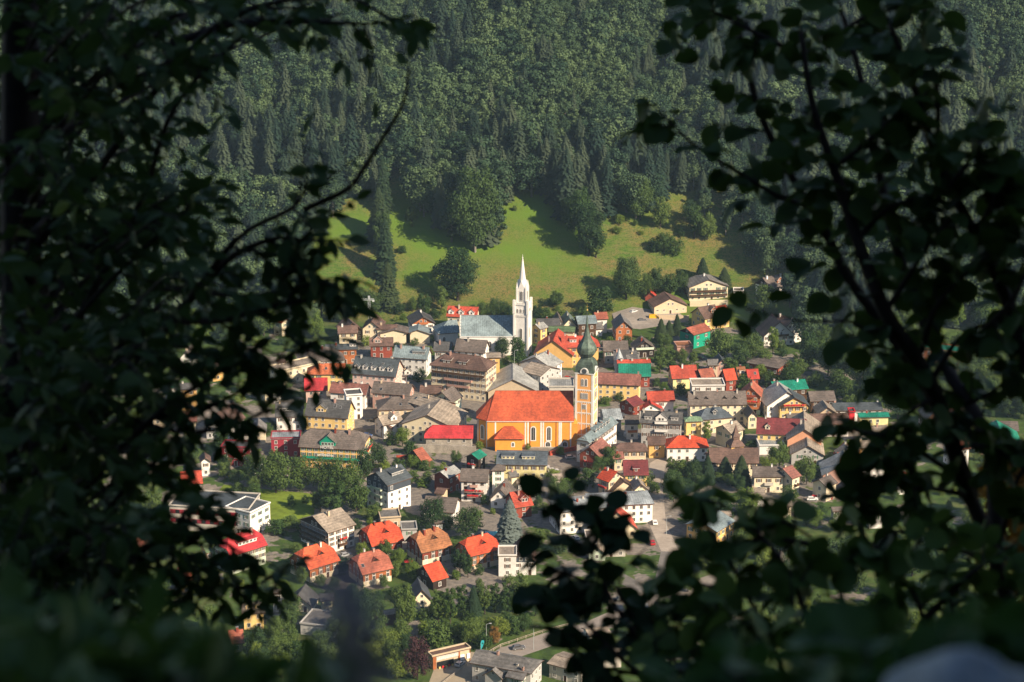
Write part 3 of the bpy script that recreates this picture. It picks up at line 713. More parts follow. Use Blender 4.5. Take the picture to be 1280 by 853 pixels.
G('G',395,716,268,780,15,9.5,-3,'brownpink','lightgrey',"orange brown house with broad light grey gable roof",chim=1)
R('K',805,195,878,166,925,214,8.5,30,'cream','greybrown',"cream house with plain wall and red fence",chim=1)
G('K',985,235,1040,275,8,5,0,'white','greybrown',"low white gable cottage right of the red fence",chim=1)
R('G',345,664,425,656,385,702,7.5,30,'tanwall','terracotta',"tan house with terracotta roof right of the salmon gable",chim=1)
G('G',425,645,478,690,9,8,15,'pink','terracotta',"pink gabled house with terracotta roof near dark leaves",chim=1)
R('G',440,606,535,601,480,641,8.5,25,'amber','tan',"amber house with tan roof behind the hanging leaf",chim=1)
R('G',505,530,595,526,560,562,8.5,25,'white','tan',"white house with tan roof under the yellow green roofed one",chim=1)
G('G',560,715,610,760,10,8,0,'white','brown',"white gabled house peeping below the hanging leaves",chim=0)
G('G',700,780,750,820,10,8,10,'white','redorange',"white house with red roof low behind the right stem",chim=1)
G('K',1010,30,1075,75,12,8,5,'orangewood','tan',"orange walled house by the dark leaves at right",chim=0)
G('P',970,320,1010,350,1,6,0,'white','brown',"x",chim=0) if False else None
R('K',880,365,950,360,915,392,6,25,'white','greybrown',"white bungalow seen between dark leaves low right",chim=0)
R('K',1100,380,1200,375,1150,412,7,25,'white','greybrown',"white house with grey roof under the main stem",chim=0)
R('K',115,395,265,392,190,420,7,10,'pink','tan',"long pink shop with flat tan roof behind leaves",chim=0)
G('K',80,455,180,520,14,8.5,-35,'amber','metalblue',"amber house with blue metal roof behind leaves",bal=[('S',1,'white',.8,False)],chim=0)
# the left side, seen through and beside the leaves
MOD = F('H',150,356,645,384,17,9.8,'concrete','slate',"modern pale school block with crimson window bands and flat roof",wwin=False,colgap=3)
F('H',652,404,780,340,12,9.6,'white','slate',"white end wing with crimson framed windows beside the school block",colgap=3.4)
R('H',520,545,672,498,655,632,12.5,43,'palegreen','crimson',"pale green house with crimson hipped roof and white four window dormer",hip=(.6,.4),dor=[(.1,.62,8,'shed','white')],chim=2,nst=3,colgap=2.2)
R('H',1037,420,1213,366,1290,478,12.5,24,'white','tan',"large white chalet hotel with dark balconies and broad grey roof",bal=[('Wt',3,'darkwood',.95,False),('Wt',2,'darkwood',.95,False),('Wt',1,'darkwood',.95,False),('S',2,'wood',.3,True),('S',1,'wood',.3,False),('E',3,'darkwood',.95,False),('E',2,'darkwood',.95,False)],wtop='darkwood',chim=1,nst=4,colgap=2.2)
CH = dict(hip=(.4,.4),chim=2,base='cream',nst=3,colgap=2.3)
R('H',985,615,1103,579,1130,716,11,41,'orangewood','orange',"orange boarded chalet with orange roof, leftmost of the chalet row",dor=[(.1,.5,3.2,'slit','')],**CH)
R('I',312,272,428,250,455,388,11,41,'redwood','brightorange',"dark chalet with brightest orange roof beside the white chalet hotel",dor=[(.1,.5,3.2,'slit','')],**CH)
R('I',610,315,725,290,745,427,11,41,'redwood','rust',"dark red chalet with dull orange roof above the small red roofed cottage",dor=[(.1,.5,3.2,'slit','')],**CH)
R('I',248,452,362,427,400,558,10.5,41,'orangewood','terracotta',"terracotta roofed chalet in front of the brightest orange roof",dor=[(.1,.5,3.2,'slit','')],sky=1,**CH)
R('I',905,358,1032,327,1050,445,11,41,'orangewood','brightorange',"orange roofed chalet beside the white house with dark gable",dor=[(.1,.5,3.2,'slit','')],**CH)
R('I',634,528,735,498,765,608,8,38,'darkwood','brightorange',"small dark cottage with vivid red orange roof",chim=0)
G('I',628,678,690,740,11,8.5,10,'cream','slate',"narrow cream gabled house above the river trees",chim=0,colgap=3)
F('I',1095,468,1212,468,9,8,'white','tan',"white house block with flat terrace roof beside the orange chalets",)
G('I',1255,440,1342,512,14,9.5,3,'white','brown',"white house with dark slate gable next to flat terrace roof",wtop='slatewall',chim=0)
R('I',385,805,470,790,430,830,5,25,'wood','tan',"low brown carport roof in the riverside trees",chim=0,wwin=False)
F('I',500,310,600,306,8,5,'greywall','grey',"flat grey annex between chalets and the apartment block")
R('P',985,517,1040,514,1010,530,8,25,'white','greybrown',"white bay windowed house under the left leaves",chim=0,frame='wf_brown')
G('P',1085,536,1035,590,10,6.5,-10,'cream','darkgrey',"cream cottage with steep dark gable under the left leaves",chim=0)
R('P',878,566,965,562,920,602,9,50,'yellow','greybrown',"yellow house with mansard roof and white dormers under the leaves",dor=[(-.4,.6,1.8,'gable','yellow'),(.4,.6,1.8,'gable','yellow')],chim=0)
R('P',1162,532,1215,528,1190,556,7,30,'paleyellow','darkgrey',"pale yellow cottage with dark roof below the orange chalets",chim=0)
R('P',830,665,885,660,855,715,6.5,38,'tanwall','terracotta',"tan cottage with terracotta roof at the bottom left",chim=1)
R('P',492,308,572,300,530,372,9.5,38,'white','terracotta',"white house with terracotta roof deep in the left leaves",chim=1)
R('P',645,438,692,432,672,486,8,36,'amber','terracotta',"amber cottage with terracotta roof left of the crimson roof",chim=0)
F('P',1090,640,1215,655,12,4,'greywall','grey',"long flat grey roofed shed in the lower left trees",wwin=False)
R('P',735,350,760,345,748,385,8,30,'amber','olive',"amber house with olive roof beside the crimson roof",chim=0)
F('H',470,-5,650,2,8,8,'crimson','darkgrey',"low crimson walled block above the lawn",)
R('H',655,28,735,22,700,80,8,28,'white','greybrown',"white house with grey roof above the lawn",chim=1)
G('H',378,62,412,85,7,8,10,'white','brown',"narrow white house at the bend of the lane",chim=0)
F('N',905,400,1140,347,10,7,'cream','tan',"long low cream building beside the mottled orange roof",colgap=3)
R('N',875,70,935,85,850,100,9,32,'cream','redorange',"cream house with red roof half hidden at the meadow corner",chim=0)
R('N',785,452,830,445,810,500,10,38,'cream','greybrown',"pale narrow house with grey roof in the left leaves",chim=0)
G('N',868,462,850,520,10,10,-10,'white','brown',"white gable between dark leaves by the crimson roof",chim=0)
R('N',300,470,385,468,340,508,12,40,'amber','darkgrey',"amber turreted house glimpsed through the left leaves",hip=(.8,.8),chim=1)
R('N',140,622,265,618,200,680,9,30,'tanwall','terracotta',"terracotta roofed house glimpsed at the far left",chim=1)
R('N',320,640,408,636,360,700,9,32,'cream','pinkbrown',"cream house with pink brown roof through left leaves",chim=0)
G('N',520,650,450,725,16,12,-20,'white','brown',"tall white stepped house shining through the left leaves",chim=1,bal=[('E',2,'white',.8,False)])
R('N',560,640,640,636,600,690,9,34,'white','slateblue',"white house with blue roof through the left leaves",chim=0)
R('N',630,722,720,718,680,778,8.5,30,'white','darkgrey',"white house with dark grey roof and big skylight",sky=2,chim=1)
G('N',770,722,820,760,10,8.5,5,'cream','grey',"cream gable right beside the big skylight roof",chim=0)
R('N',212,472,285,466,250,500,9,30,'white','green',"white house with green roof deep in the left leaves",chim=0)
G('N',340,282,300,330,12,9,-5,'white','greybrown',"white gable seen through the upper left leaves",chim=1)
R('N',480,340,560,330,520,372,9,30,'amber','brown',"amber house with brown roof in the left leaves",chim=0)
R('N',700,255,790,250,745,300,9,30,'white','grey',"white house with grey roof in the upper left leaves",chim=1)
R('N',880,330,930,325,900,350,9,25,'cream','brown',"cream house end behind the left leaf tips",chim=0)
R('Z',70,448,98,446,84,462,8,30,'cream','tan',"cream farmhouse through the far left leaves",chim=0)
R('Z',225,590,252,588,238,606,8,32,'white','redorange',"red roofed house seen in a gap left of the school block",chim=0)
R('Z',85,660,112,657,100,676,9,32,'pink','pinkbrown',"pink brown house through the bottom left leaves",chim=1)
# bottom edge
R('L',960,652,1265,706,960,738,9,22,'greywall','grey',"grey walled house with large brown grey roof at the bottom edge",chim=1,hip=(0,.8))
G('L',1060,775,1000,808,14,7,-25,'greywall','grey',"lower grey wing with gabled roof at the bottom edge",chim=1)
R('L',1180,745,1290,770,1160,820,7.5,24,'greywall','grey',"rear wing with brown grey roof and red chimneys",chim=2)
R('M',400,505,590,555,380,560,6,10,'concrete','tan',"long tan roofed building beside the road curve",chim=0)
R('M',640,455,760,450,700,492,7,20,'concrete','tan',"concrete building in the gap of the lower leaves",chim=0)
R('M',560,370,680,352,640,400,6,15,'white','tan',"white low building by the river bridge",chim=0)
G('K',565,700,640,760,10,7,-10,'white','greybrown',"white gabled house beyond the river in the lower leaves",chim=0)

# smaller buildings that fill the gaps
F('I',370,238,500,230,9,4,'tanwall','grey',"low flat grey annex with terrace above the brightest orange chalet roof",wwin=True)
G('D',700,345,660,372,8,6.5,-10,'tanwall','brown',"tiny brown roofed shed below the small white bay house",chim=0)
R('D',1015,735,1075,742,1040,775,5,20,'tanwall','brown',"low brown roofed garage in front of the brown boarded house",chim=0,wwin=False)
R('E',640,655,700,650,670,690,5.5,18,'concrete','tan',"flat tan garage row below the pale yellow house",chim=0,wwin=False)
R('E',420,690,560,688,500,712,5,12,'white','tan',"long low white garage beneath the pale yellow house",chim=0,wwin=False)
G('E',1190,715,1235,750,9,7,10,'cream','tan',"small cream cottage behind the straight street",chim=1)
R('F',600,520,690,515,650,560,7,32,'tanwall','brown',"brown roofed cottage between the orange hipped house and the turret",chim=1)
R('F',20,520,90,515,60,560,7,28,'tanwall','pinkbrown',"low house with pink brown roof by the small red wooden house",chim=1)
R('C',10,560,90,555,40,600,7,30,'greywall','grey',"grey cottage with grey roof above the teal green roof",chim=1)
R('G',90,470,160,466,120,505,7.5,28,'tanwall','greybrown',"tan house with grey brown roof under the green metal roof",chim=1)
R('K',560,330,640,326,600,360,6,28,'cream','tan',"cream bungalow with tan roof beyond the red fence",chim=1)
R('I',700,240,760,236,740,268,5.5,24,'white','greybrown',"small white outbuilding behind the dull orange chalet roof",chim=0)
# ------------------------------------------------------------------ lettering in the place
def text(s, size, parent, loc, rz, mat, name='sign_lettering', ext=.03):
    c = D.curves.new('t', 'FONT'); c.body = s; c.size = size; c.extrude = ext; c.align_x = 'CENTER'; c.align_y = 'CENTER'
    o = D.objects.new('t', c); COL.objects.link(o); dg = bpy.context.evaluated_depsgraph_get()
    me = D.meshes.new_from_object(o.evaluated_get(dg)); D.objects.remove(o); me.materials.clear(); me.materials.append(mat)
    q = D.objects.new(name, me); COL.objects.link(q); q.parent = parent; q.location = loc; q.rotation_euler = (math.pi/2, 0, rz)
    return q
whitep = M('white_paint', (.78,.77,.74), .6, .05)
ft = [f for f in FOOT if f[4].startswith('amber hotel with green')][0]
text('HOTEL', 1.75, HOTEL, (-.12*ft[2], -ft[3]-.22, 9.35), 0, whitep)
def marks(parent, x, y, z, w, h, n, seed):
    q = random.Random(seed); b = MB(); cw = w/n
    for i in range(n):                                   # lettering too small to read: letter-sized strokes
        hh = h*q.choice([1, .7, .7, .75]); x0 = x+i*cw
        b.box((x0, y, z), (x0+cw*.2, y+.05, z+hh)); b.box((x0+cw*.48, y, z), (x0+cw*.66, y+.05, z+h*.7))
        zz = z+(h*.55 if q.random() < .5 else 0); b.box((x0+cw*.2, y, zz), (x0+cw*.48, y+.05, zz+h*.16))
    return b.build('sign_lettering', whitep, parent)
marks(HOTEL, -.12*ft[2]-3.6, -ft[3]-.62-1.25+.5, 6.1, 6.6, 1.0, 10, 3)
# crimson window bands of the school block
ft = [f for f in FOOT if f[4].startswith('modern pale school')][0]
for z in (3.4, 7.0):
    b = MB(); L, s = ft[2], ft[3]; x = -L+1
    b.box((-L+.6, -s+.1, z-.15), (L-1.5, -s+.2, z+1.45), 0)
    i = 0
    while x < L-3:
        b.box((x, -s+.02, z), (x+1.5, -s+.1, z+1.3), 1 if i % 2 else 2); x += 1.65; i += 1
    b.build('window_band', [WM('crimson'), glassmat(), WM('crimson')], MOD)
# ------------------------------------------------------------------ the orange church with its onion tower
def church():
    nave = R('E',291,141,772,141,500,326,22.5,51.5,'orange','orange',"orange church with red roofed nave and green onion domed tower",name='church',cat='church',
             hip=(1,0),hk=.42,wwin=False,chim=0,oe=.45,og=.25)
    f = [q for q in FOOT if q[4].startswith('orange church')][0]
    L, s = f[2], f[3]; ang = f[1]; yw = -(s-.45); hw = 22.5 - s*math.tan(math.radians(51.5))
    am = arch_mesh(1.5, 5.6, .45)
    X = lambda u: -L + u*2*L
    for u in (.535, .715): inst(am, 'window', nave, (X(u), yw, 3.6))
    for u in (.705, .9): inst(arch_mesh(1.7, 1.9, .5), 'window', nave, (X(u), yw, .8))
    wp = WM('white')
    for u in (.10, .445, .475, .625, .65, .835, .855, .965):
        b = MB(); b.box((X(u)-.3, yw-.1, 0), (X(u)+.3, yw, hw-.35)); b.build('pilaster', wp, nave)
    b = MB(); b.box((-L+.3, yw-.16, hw-.55), (L-.3, yw, hw-.02)); b.build('cornice', WM('pink'), nave)
    b = MB(); b.box((-L+.3, yw-.14, -.5), (L-.3, yw, .55)); b.build('plinth', WM('stone'), nave)
    for u in (.5, .80):
        b = MB(); b.box((X(u)-.08, yw-.2, 0), (X(u)+.08, yw-.05, hw-.6)); b.build('downpipe', WM('redwood'), nave)
    # polygonal choir at the left end
    b = MB(); w = s-.5; xa = -L+.25
    pts = [(xa+.02, -w), (xa-4.2, -w*.5), (xa-4.2, w*.5), (xa+.02, w)]
    for (x0, y0), (x1, y1) in zip(pts, pts[1:]): b.face([(x0, y0, -2), (x1, y1, -2), (x1, y1, hw), (x0, y0, hw)])
    ch = b.build('choir', WM('orange'), nave)
    b = MB(); q = [(xa, -w-.5), (xa-4.8, -w*.5-.25), (xa-4.8, w*.5+.25), (xa, w+.5)]; ap = (xa+.2+s*.42, 0, 22.2)
    T = [[(q[i][0], q[i][1], hw+.05), (q[i+1][0], q[i+1][1], hw+.05), ap] for i in range(3)]
    b.slab(T, .25); b.build('choir_roof', RM('orange'), ch)
    for (x0, y0), (x1, y1) in zip(pts[:2], pts[1:3]):
        rz = math.atan2(y1-y0, x1-x0)
        # outward normal is local -Y after rz+pi
        inst(am, 'window', ch, ((x0+x1)/2, (y0+y1)/2, 3.6), rz+math.pi)
        for t in (.08, .92):
            b = MB(); b.box((-.25, -.1, -1), (.25, 0, hw-.2)); o = b.build('pilaster', wp, ch); o.location = (x0+(x1-x0)*t, y0+(y1-y0)*t, 0); o.rotation_euler.z = rz+math.pi
    # sacristy
    R('E',345,360,402,360,350,441,9.6,43,'orange','orange',"sacristy",name='sacristy',hip=(1,1),wwin=False,chim=0,parent=nave)
    fs = [q for q in FOOT if q[4] == 'sacristy'][0]; FOOT.remove(fs)
    sac = [o for o in nave.children if o.name.startswith('sacristy')][0]
    inst(arch_mesh(.9, 1.6, .35), 'window', sac, (fs[2]*.28, -fs[3]+.6, 2.2))
    # tower
    ht = 32.0; P = unproj(733.2, 463.5, ht); rz = math.radians(-15); W_ = 3.85
    inv = (Matrix.Translation(nave.location) @ Matrix.Rotation(ang, 4, 'Z')).inverted()
    tw = empty('tower', inv @ Vector((P.x, P.y, 0)), rz-ang, nave)
    mt = Matrix.Translation((P.x, P.y, 0)) @ Matrix.Rotation(rz, 4, 'Z')
    b = MB(); b.box((-W_, -W_, -2), (W_, W_, ht), 0)
    e = .09
    for sx, sy, r in ((0,-1,0),(1,0,math.pi/2),(0,1,math.pi),(-1,0,-math.pi/2)):
        def band(x0, x1, z0, z1, d=e, mi=1):
            if (r == 0): a, c = (x0, -W_-d, z0), (x1, -W_, z1)
            elif sx == 1: a, c = (W_, x0, z0), (W_+d, x1, z1)
            elif sy == 1: a, c = (-x1, W_, z0), (-x0, W_+d, z1)
            else: a, c = (-W_-d, -x1, z0), (-W_, -x0, z1)
            b.box(a, c, mi)
        band(-W_, -W_+.85, -1, ht-.05, .12); band(W_-.85, W_, -1, ht-.05, .12)
        for z in (24.6, 19.4, 14.6, 10.0, 5.0):
            band(-W_+.86, W_-.86, z, z+.38, .1)
            for k in range(7): band(-W_+1.0+k*.92, -W_+1.3+k*.92, z-.45, z-.003, .1)
        band(-W_-.2, W_+.2, ht-.32, ht+.1, .3)
        for x in (-1.25, .9): band(x, x+.3, 0, 19.39, .07)
    # plaster bays of the tower: white on the sides, orange between, its colour paled to imitate sunlight
    b.build('wall', [M('tower_plaster_sun_tint', (.76,.37,.12), .9, .1), WM('white')], tw, solid=mt)
    for a in range(4):
        r = a*math.pi/2; c_, s_ = math.cos(r), math.sin(r)
        pl = lambda x, z: (x*c_ + W_*s_, x*s_ - W_*c_, z)
        for x in (-.75, .75): inst(arch_mesh(.85, 2.9, .25), 'window', tw, pl(x, 26.6), r)
        for x in (-1.2, -.4, .4, 1.2): inst(arch_mesh(.5, 2.4, .15), 'window', tw, pl(x, 21.0), r)
        for x in (-.4, .4): inst(arch_mesh(.55, 1.8, .2), 'window', tw, pl(x, 16.6), r)
    V_ = M('verdigris_copper', (.062,.088,.068), .65, .9, .5, spec=.4, bump=.3)
    prof = [(5.5, 2.6), (6.2, 2.45), (6.9, 3.2), (8.0, 3.95), (9.3, 4.2), (10.6, 3.95), (12, 3.2), (13.6, 2.2), (15.4, 1.35), (17.5, .85), (20, .5), (23.5, .22), (26, .07)]
    b = MB(); b.lathe([(ht+.1, 5.75), (ht+.8, 5.6), (ht+2.2, 5.35), (ht+3.6, 5.0), (ht+4.7, 4.2), (ht+5.5, 3.2), (ht+5.7, 2.2)], 4, 0, ph=math.pi/4)
    b.lathe([(ht+z, r) for z, r in prof], 8, 0, ph=math.pi/8)
    dm = b.build('onion_dome', V_, tw)
    sb = dm.modifiers.new('round', 'BEVEL'); sb.width = .35; sb.segments = 2; sb.limit_method = 'ANGLE'; sb.angle_limit = math.radians(12)
    b = MB(); b.lathe([(ht+25.6, .02), (ht+25.8, .3), (ht+26.1, .42), (ht+26.4, .3), (ht+26.6, .02)], 10); b.box((-.05, -.05, ht+26.4), (.05, .05, ht+28.6)); b.box((-.55, -.04, ht+27.6), (.55, .04, ht+27.72))
    b.build('finial', M('gilt', (.45,.33,.08), .4, .1), tw)
    for a in range(4):
        r = a*math.pi/2; c_, s_ = math.cos(r), math.sin(r)
        g = empty('clock_gable', (W_*s_, -W_*c_, ht), r, tw)
        b = MB(); n = 12; R_ = 1.75
        o = [(R_*math.cos(math.pi*i/n), .6+R_*math.sin(math.pi*i/n)) for i in range(n+1)]; o = [(R_, 0.15)] + o + [(-R_, 0.15)]
        b.face([(x, -.55, z) for x, z in o])
        for (xa_, za), (xb, zb) in zip(o, o[1:]): b.face([(xa_, -.55, za), (xa_, 1.9, za), (xb, 1.9, zb), (xb, -.55, zb)])
        b.build('pediment', WM('white'), g)
        b = MB(); b.face([(1.05*math.cos(2*math.pi*i/20), -.59, 1.05+1.05*math.sin(2*math.pi*i/20)) for i in range(20)]); b.build('clock_face', M('clock_face', (.06,.07,.08), .5, .05), g)
    # buttress skirt by the nave end
    b = MB(); b.box((-.9, -.9, -2), (.9, .9, 10.5)); b.slab([[(-1, -1, 10.5), (1, -1, 10.5), (0, 0, 13)], [(1, -1, 10.5), (1, 1, 10.5), (0, 0, 13)], [(1, 1, 10.5), (-1, 1, 10.5), (0, 0, 13)], [(-1, 1, 10.5), (-1, -1, 10.5), (0, 0, 13)]], .1)
    o = b.build('buttress', WM('orange'), nave); o.location = (L+.7, -(s-1.6), 0)
    FOOT.append((P, rz, 5, 5, 'orange church with onion tower'))
church()
# ------------------------------------------------------------------ the white church with its spire
def white_church():
    nave = R('W',215,453,640,453,400,613,17,39,'white','metalblue',"white church with grey metal roof and pointed white spire",name='church',cat='church',wwin=False,chim=0,oe=.4,og=.3)
    f = [q for q in FOOT if q[4].startswith('white church')][0]; L, s, ang = f[2], f[3], f[1]
    hw = 17-s*math.tan(math.radians(39))
    for k in range(6): inst(arch_mesh(1.3, 4.6, .3), 'window', nave, (-L+4+k*(2*L-8)/5.5, -s+.4, 2.2))
    b = MB()
    for i in range(7): 
        y = -s+.2 + i*s/6.5; b.box((-L-.15, y, 2), (-L+.45, y+s/7, hw+1.1+abs(i)*(17-hw)/6.6)) 
    for i in range(7):
        y = s-.2 - i*s/6.5; b.box((-L-.149, y-s/7, 2), (-L+.449, y, hw+1.1+abs(i)*(17-hw)/6.6))
    b.build('stepped_gable', WM('white'), nave)
    R('W',120,492,190,487,100,592,11,35,'white','metalblue',"choir",name='choir',hip=(1,0),wwin=False,chim=0,parent=nave)
    fc = [q for q in FOOT if q[4] == 'choir'][0]; FOOT.remove(fc)
    inst(arch_mesh(1.2, 3, .3), 'window', [o for o in nave.children if o.name.startswith('choir')][0], (-.4*fc[2], -fc[3]+.6, 1.6))
    h0, h1 = 25.5, 34.0; P = unproj(653.2, 377.5, h0); rz = math.radians(-14); w = 3.2
    inv = (Matrix.Translation(nave.location) @ Matrix.Rotation(ang, 4, 'Z')).inverted()
    tw = empty('tower', inv @ Vector((P.x, P.y, 0)), rz-ang, nave); mt = Matrix.Translation((P.x, P.y, 0)) @ Matrix.Rotation(rz, 4, 'Z')
    wp = WM('white'); b = MB()
    b.box((-w, -w, -2), (w, w, h0-.8)); b.box((-w-.3, -w-.3, h0-.8), (w+.3, w+.3, h0))
    for sx in (-1, 1):
        for sy in (-1, 1): b.box((sx*(w+.1)-.55, sy*(w+.1)-.55, h0-5), (sx*(w+.1)+.55, sy*(w+.1)+.55, h0+1.6)); b.box((sx*(w+.1)-.4, sy*(w+.1)-.4, -2), (sx*(w+.1)+.4, sy*(w+.1)+.4, h0-5.01))
    for a in range(4):
        for k in range(9):
            x = -w+.5+k*(2*w-1)/8
            r = a*math.pi/2; c_, s_ = math.cos(r), math.sin(r)
            for z0, z1, dd in ((h0-6.6, h0-5.6, .2), (h0, h0+.55, .3)):
                p = [(x-.2, -w-dd), (x+.2, -w-dd), (x+.2, -w+.05), (x-.2, -w+.05)]; p = [(u*c_-v*s_, u*s_+v*c_) for u, v in p]
                i = len(b.v); b.v += [(u, v, z0) for u, v in p] + [(u, v, z1) for u, v in p]
                for q in ((0,3,2,1),(4,5,6,7),(0,1,5,4),(1,2,6,5),(2,3,7,6),(3,0,4,7)): b.f.append(tuple(i+j for j in q)); b.m.append(0)
    b.build('wall', wp, tw, solid=mt)
    u = 2.15; b = MB(); b.box((-u, -u, h0), (u, u, h1-3)); 
    for sx in (-1, 1):
        for sy in (-1, 1): b.box((sx*u-.4, sy*u-.4, h0), (sx*u+.4, sy*u+.4, h1-1.2)); b.lathe([(h1-1.2, .5), (h1+1.6, .04)], 4, c=(sx*u, sy*u), ph=math.pi/4)
    for a in range(4):                                   # steep gables
        r = a*math.pi/2; c_, s_ = math.cos(r), math.sin(r); T = lambda x, y, z: (x*c_-y*s_, x*s_+y*c_, z)
        b.face([T(-u, -u-.15, h1-3), T(u, -u-.15, h1-3), T(0, -u-.15, h1+2.4)])
        b.face([T(-u, -u-.15, h1-3), T(0, -u-.15, h1+2.4), T(0, 0, h1+2.4), T(-u, 0, h1-3)]); b.face([T(u, -u-.15, h1-3), T(u, 0, h1-3), T(0, 0, h1+2.4), T(0, -u-.15, h1+2.4)])
    bs = b.build('belfry', wp, tw, solid=mt)
    b = MB(); b.lathe([(h1-3, 2.1), (h1+1, 1.7), (h0+21.5, .18)], 8, ph=math.pi/8); b.box((-.07, -.07, h0+21.4), (.07, .07, h0+23)); b.lathe([(h0+21.3, .05), (h0+21.6, .38), (h0+21.9, .05)], 8)
    b.build('spire', M('spire_plaster', (.72,.70,.67), .8, .1), tw)
    for a in range(4):
        r = a*math.pi/2; c_, s_ = math.cos(r), math.sin(r)
        pl = lambda x, z, ww: (x*c_ + ww*s_, x*s_ - ww*c_, z)
        inst(arch_mesh(1.1, 4.4, .3), 'window', tw, pl(0, h0+1.2, u+.1), r)
        for x in (-1.6, 0, 1.6): inst(arch_mesh(.7, 1.7, .18), 'window', tw, pl(x, h0-4.4, w), r)
        inst(arch_mesh(1.1, 4.8, .3), 'window', tw, pl(0, 8.5, w), r)
    FOOT.append((P, rz, 5, 5, 'white church with pointed spire'))
white_church()
# turret of the chapel house
def turret():
    P = unproj(*cx('F',784,470), 11); g = empty('clock_turret', (P.x, P.y, 0), math.radians(15))
    tag(g, "slim cream turret with brown helm roof and pointed tip among the conifers", "turret")
    b = MB(); b.box((-2.6,-2.6,-2),(2.6,2.6,11)); b.build('wall', WM('amber'), g, solid=Matrix.Translation((P.x,P.y,0)))
    b = MB(); b.lathe([(10.9,4.4),(12.3,3.2),(13.2,1.9)],4,ph=math.pi/4); b.box((-1.3,-1.3,13),(1.3,1.3,14.6)); b.lathe([(14.6,2.3),(16,1.2),(19.5,.06)],4,ph=math.pi/4)
    b.build('roof', RM('brown'), g)
    for a in range(4):
        r=a*math.pi/2; inst(window_mesh(.9,1.4),'window',g,(2.6*math.sin(r),-2.6*math.cos(r),7.5),r)
    FOOT.append((P, 0, 3, 3, 'slim cream turret with brown helm'))
turret()
# small conical tower roof on the block above the green roof
def cone():
    P = unproj(*cx('B',757,690), 9); g = empty('corner_tower', (P.x,P.y,0)); tag(g,"small round corner tower with pale grey cone roof","tower")
    b=MB(); b.lathe([(-1,1.9),(9,1.9)],12); b.build('wall',WM('greywall'),g); b=MB(); b.lathe([(9,2.3),(14.5,.05)],12); b.build('roof',RM('metalgrey'),g)
cone()
R('B',655,572,812,570,740,636,9.5,32,'greywall','greybrown',"grey house with plain grey roof right of the onion spire",chim=1)
R('B',720,630,868,628,790,688,8.5,32,'greywall','darkgrey',"dark roofed house behind the small cone roof",chim=2)
R('B',752,712,953,713,880,792,9.5,38,'redwood','green',"dark red house with teal green roof behind the long yellow house",chim=0)
R('B',742,690,950,684,850,711,9.8,22,'brownpink','redorange',"low house with orange tiled roof strip above the teal green roof",chim=3)
R('B',245,437,392,432,300,482,8,32,'cream','darkgrey',"dark roofed cream house right of the white church spire",chim=1)
G('B',392,434,425,480,12,8,5,'white','greybrown',"small white gable with brown barge boards right of the spire",chim=0)
G('B',455,436,500,480,14,8.5,5,'cream','greygreen',"cream gable with grey green roof behind the onion spire",chim=1)
R('B',490,420,612,414,560,470,9.5,25,'wood','metalblue',"wood gabled chalet with blue grey roof behind the onion spire",chim=0)
R('B',603,398,682,394,665,438,9.5,28,'white','terracotta',"white chalet with red roof at the parking below the meadow",chim=1,bal=[('S',1,'wood',.6,False)])
R('B',325,482,490,487,400,518,6,12,'tanwall','olive',"flat moss green roofed hall before the cream gable",chim=0,wwin=False)
G('B',352,572,225,655,20,13,-8,'amber','redorange',"amber gable of the large red roofed house behind the church",chim=1,wwin=False)
R('B',400,545,585,540,500,612,13,42,'amber','redorange',"amber building with red roof and white dormers behind the onion dome",hip=(0,.8),dor=[(-.4,.55,3,'shed','white'),(.2,.72,3.6,'shed','white')],chim=3)
R('B',240,470,292,455,322,490,10,28,'yellow','lightgrey',"yellow house with pale grey roof right behind the white spire",chim=1)
R('Z',740,404,752,403,746,412,6,30,'white','grey',"small white shed at the edge of the car park",chim=0)
flush_windows()
# ------------------------------------------------------------------ roads, lawn, walls
sheet('main_street', [('Z',668,470),('Z',650,478),('Z',622,494),('Z',606,520),('Z',588,545)], asph, .02, 9)
sheet('side_street', [('Z',838,690),('Z',822,655),('Z',818,610),('Z',822,580),('Z',860,560),('Z',900,540)], M('paving_pale', (.33,.28,.23), .9, .2, .6), .024, 6.5)
sheet('street', [('Z',770,720),('Z',800,735),('Z',830,730),('Z',838,690)], asph, .028, 7)
_, RD = sheet('valley_road', [('Z',905,722),('Z',820,750),('Z',740,785),('Z',690,798),('Z',640,815),('Z',600,838),('Z',560,870)], M('road_asphalt', (.25,.215,.185), .9, .15, .4), .03, 9.5)
sheet('car_park', [('Z',545,830),('Z',590,815),('Z',620,822),('Z',590,870),('Z',530,870)], M('yard_paving', (.30,.25,.18), .9, .15, .5), .036)
sheet('hillside_car_park', [('Z',765,392),('Z',790,384),('Z',850,392),('Z',860,402),('Z',800,412),('Z',770,408)], paving, .06)
sheet('lawn', [('Z',335,612),('Z',395,618),('Z',392,650),('Z',360,662),('Z',330,645),('Z',270,618),('Z',280,606)], lawnm, .04)
sheet('lane', [('Z',340,668),('Z',362,655),('Z',300,672),('Z',240,600),('Z',262,594),('Z',300,580)], paving, .05, 4)
sheet('yard', [('Z',760,548),('Z',790,540),('Z',800,556),('Z',770,562)], asph, .045)
sheet('court', [('Z',470,585),('Z',505,590),('Z',480,612),('Z',455,600)], paving, .05)
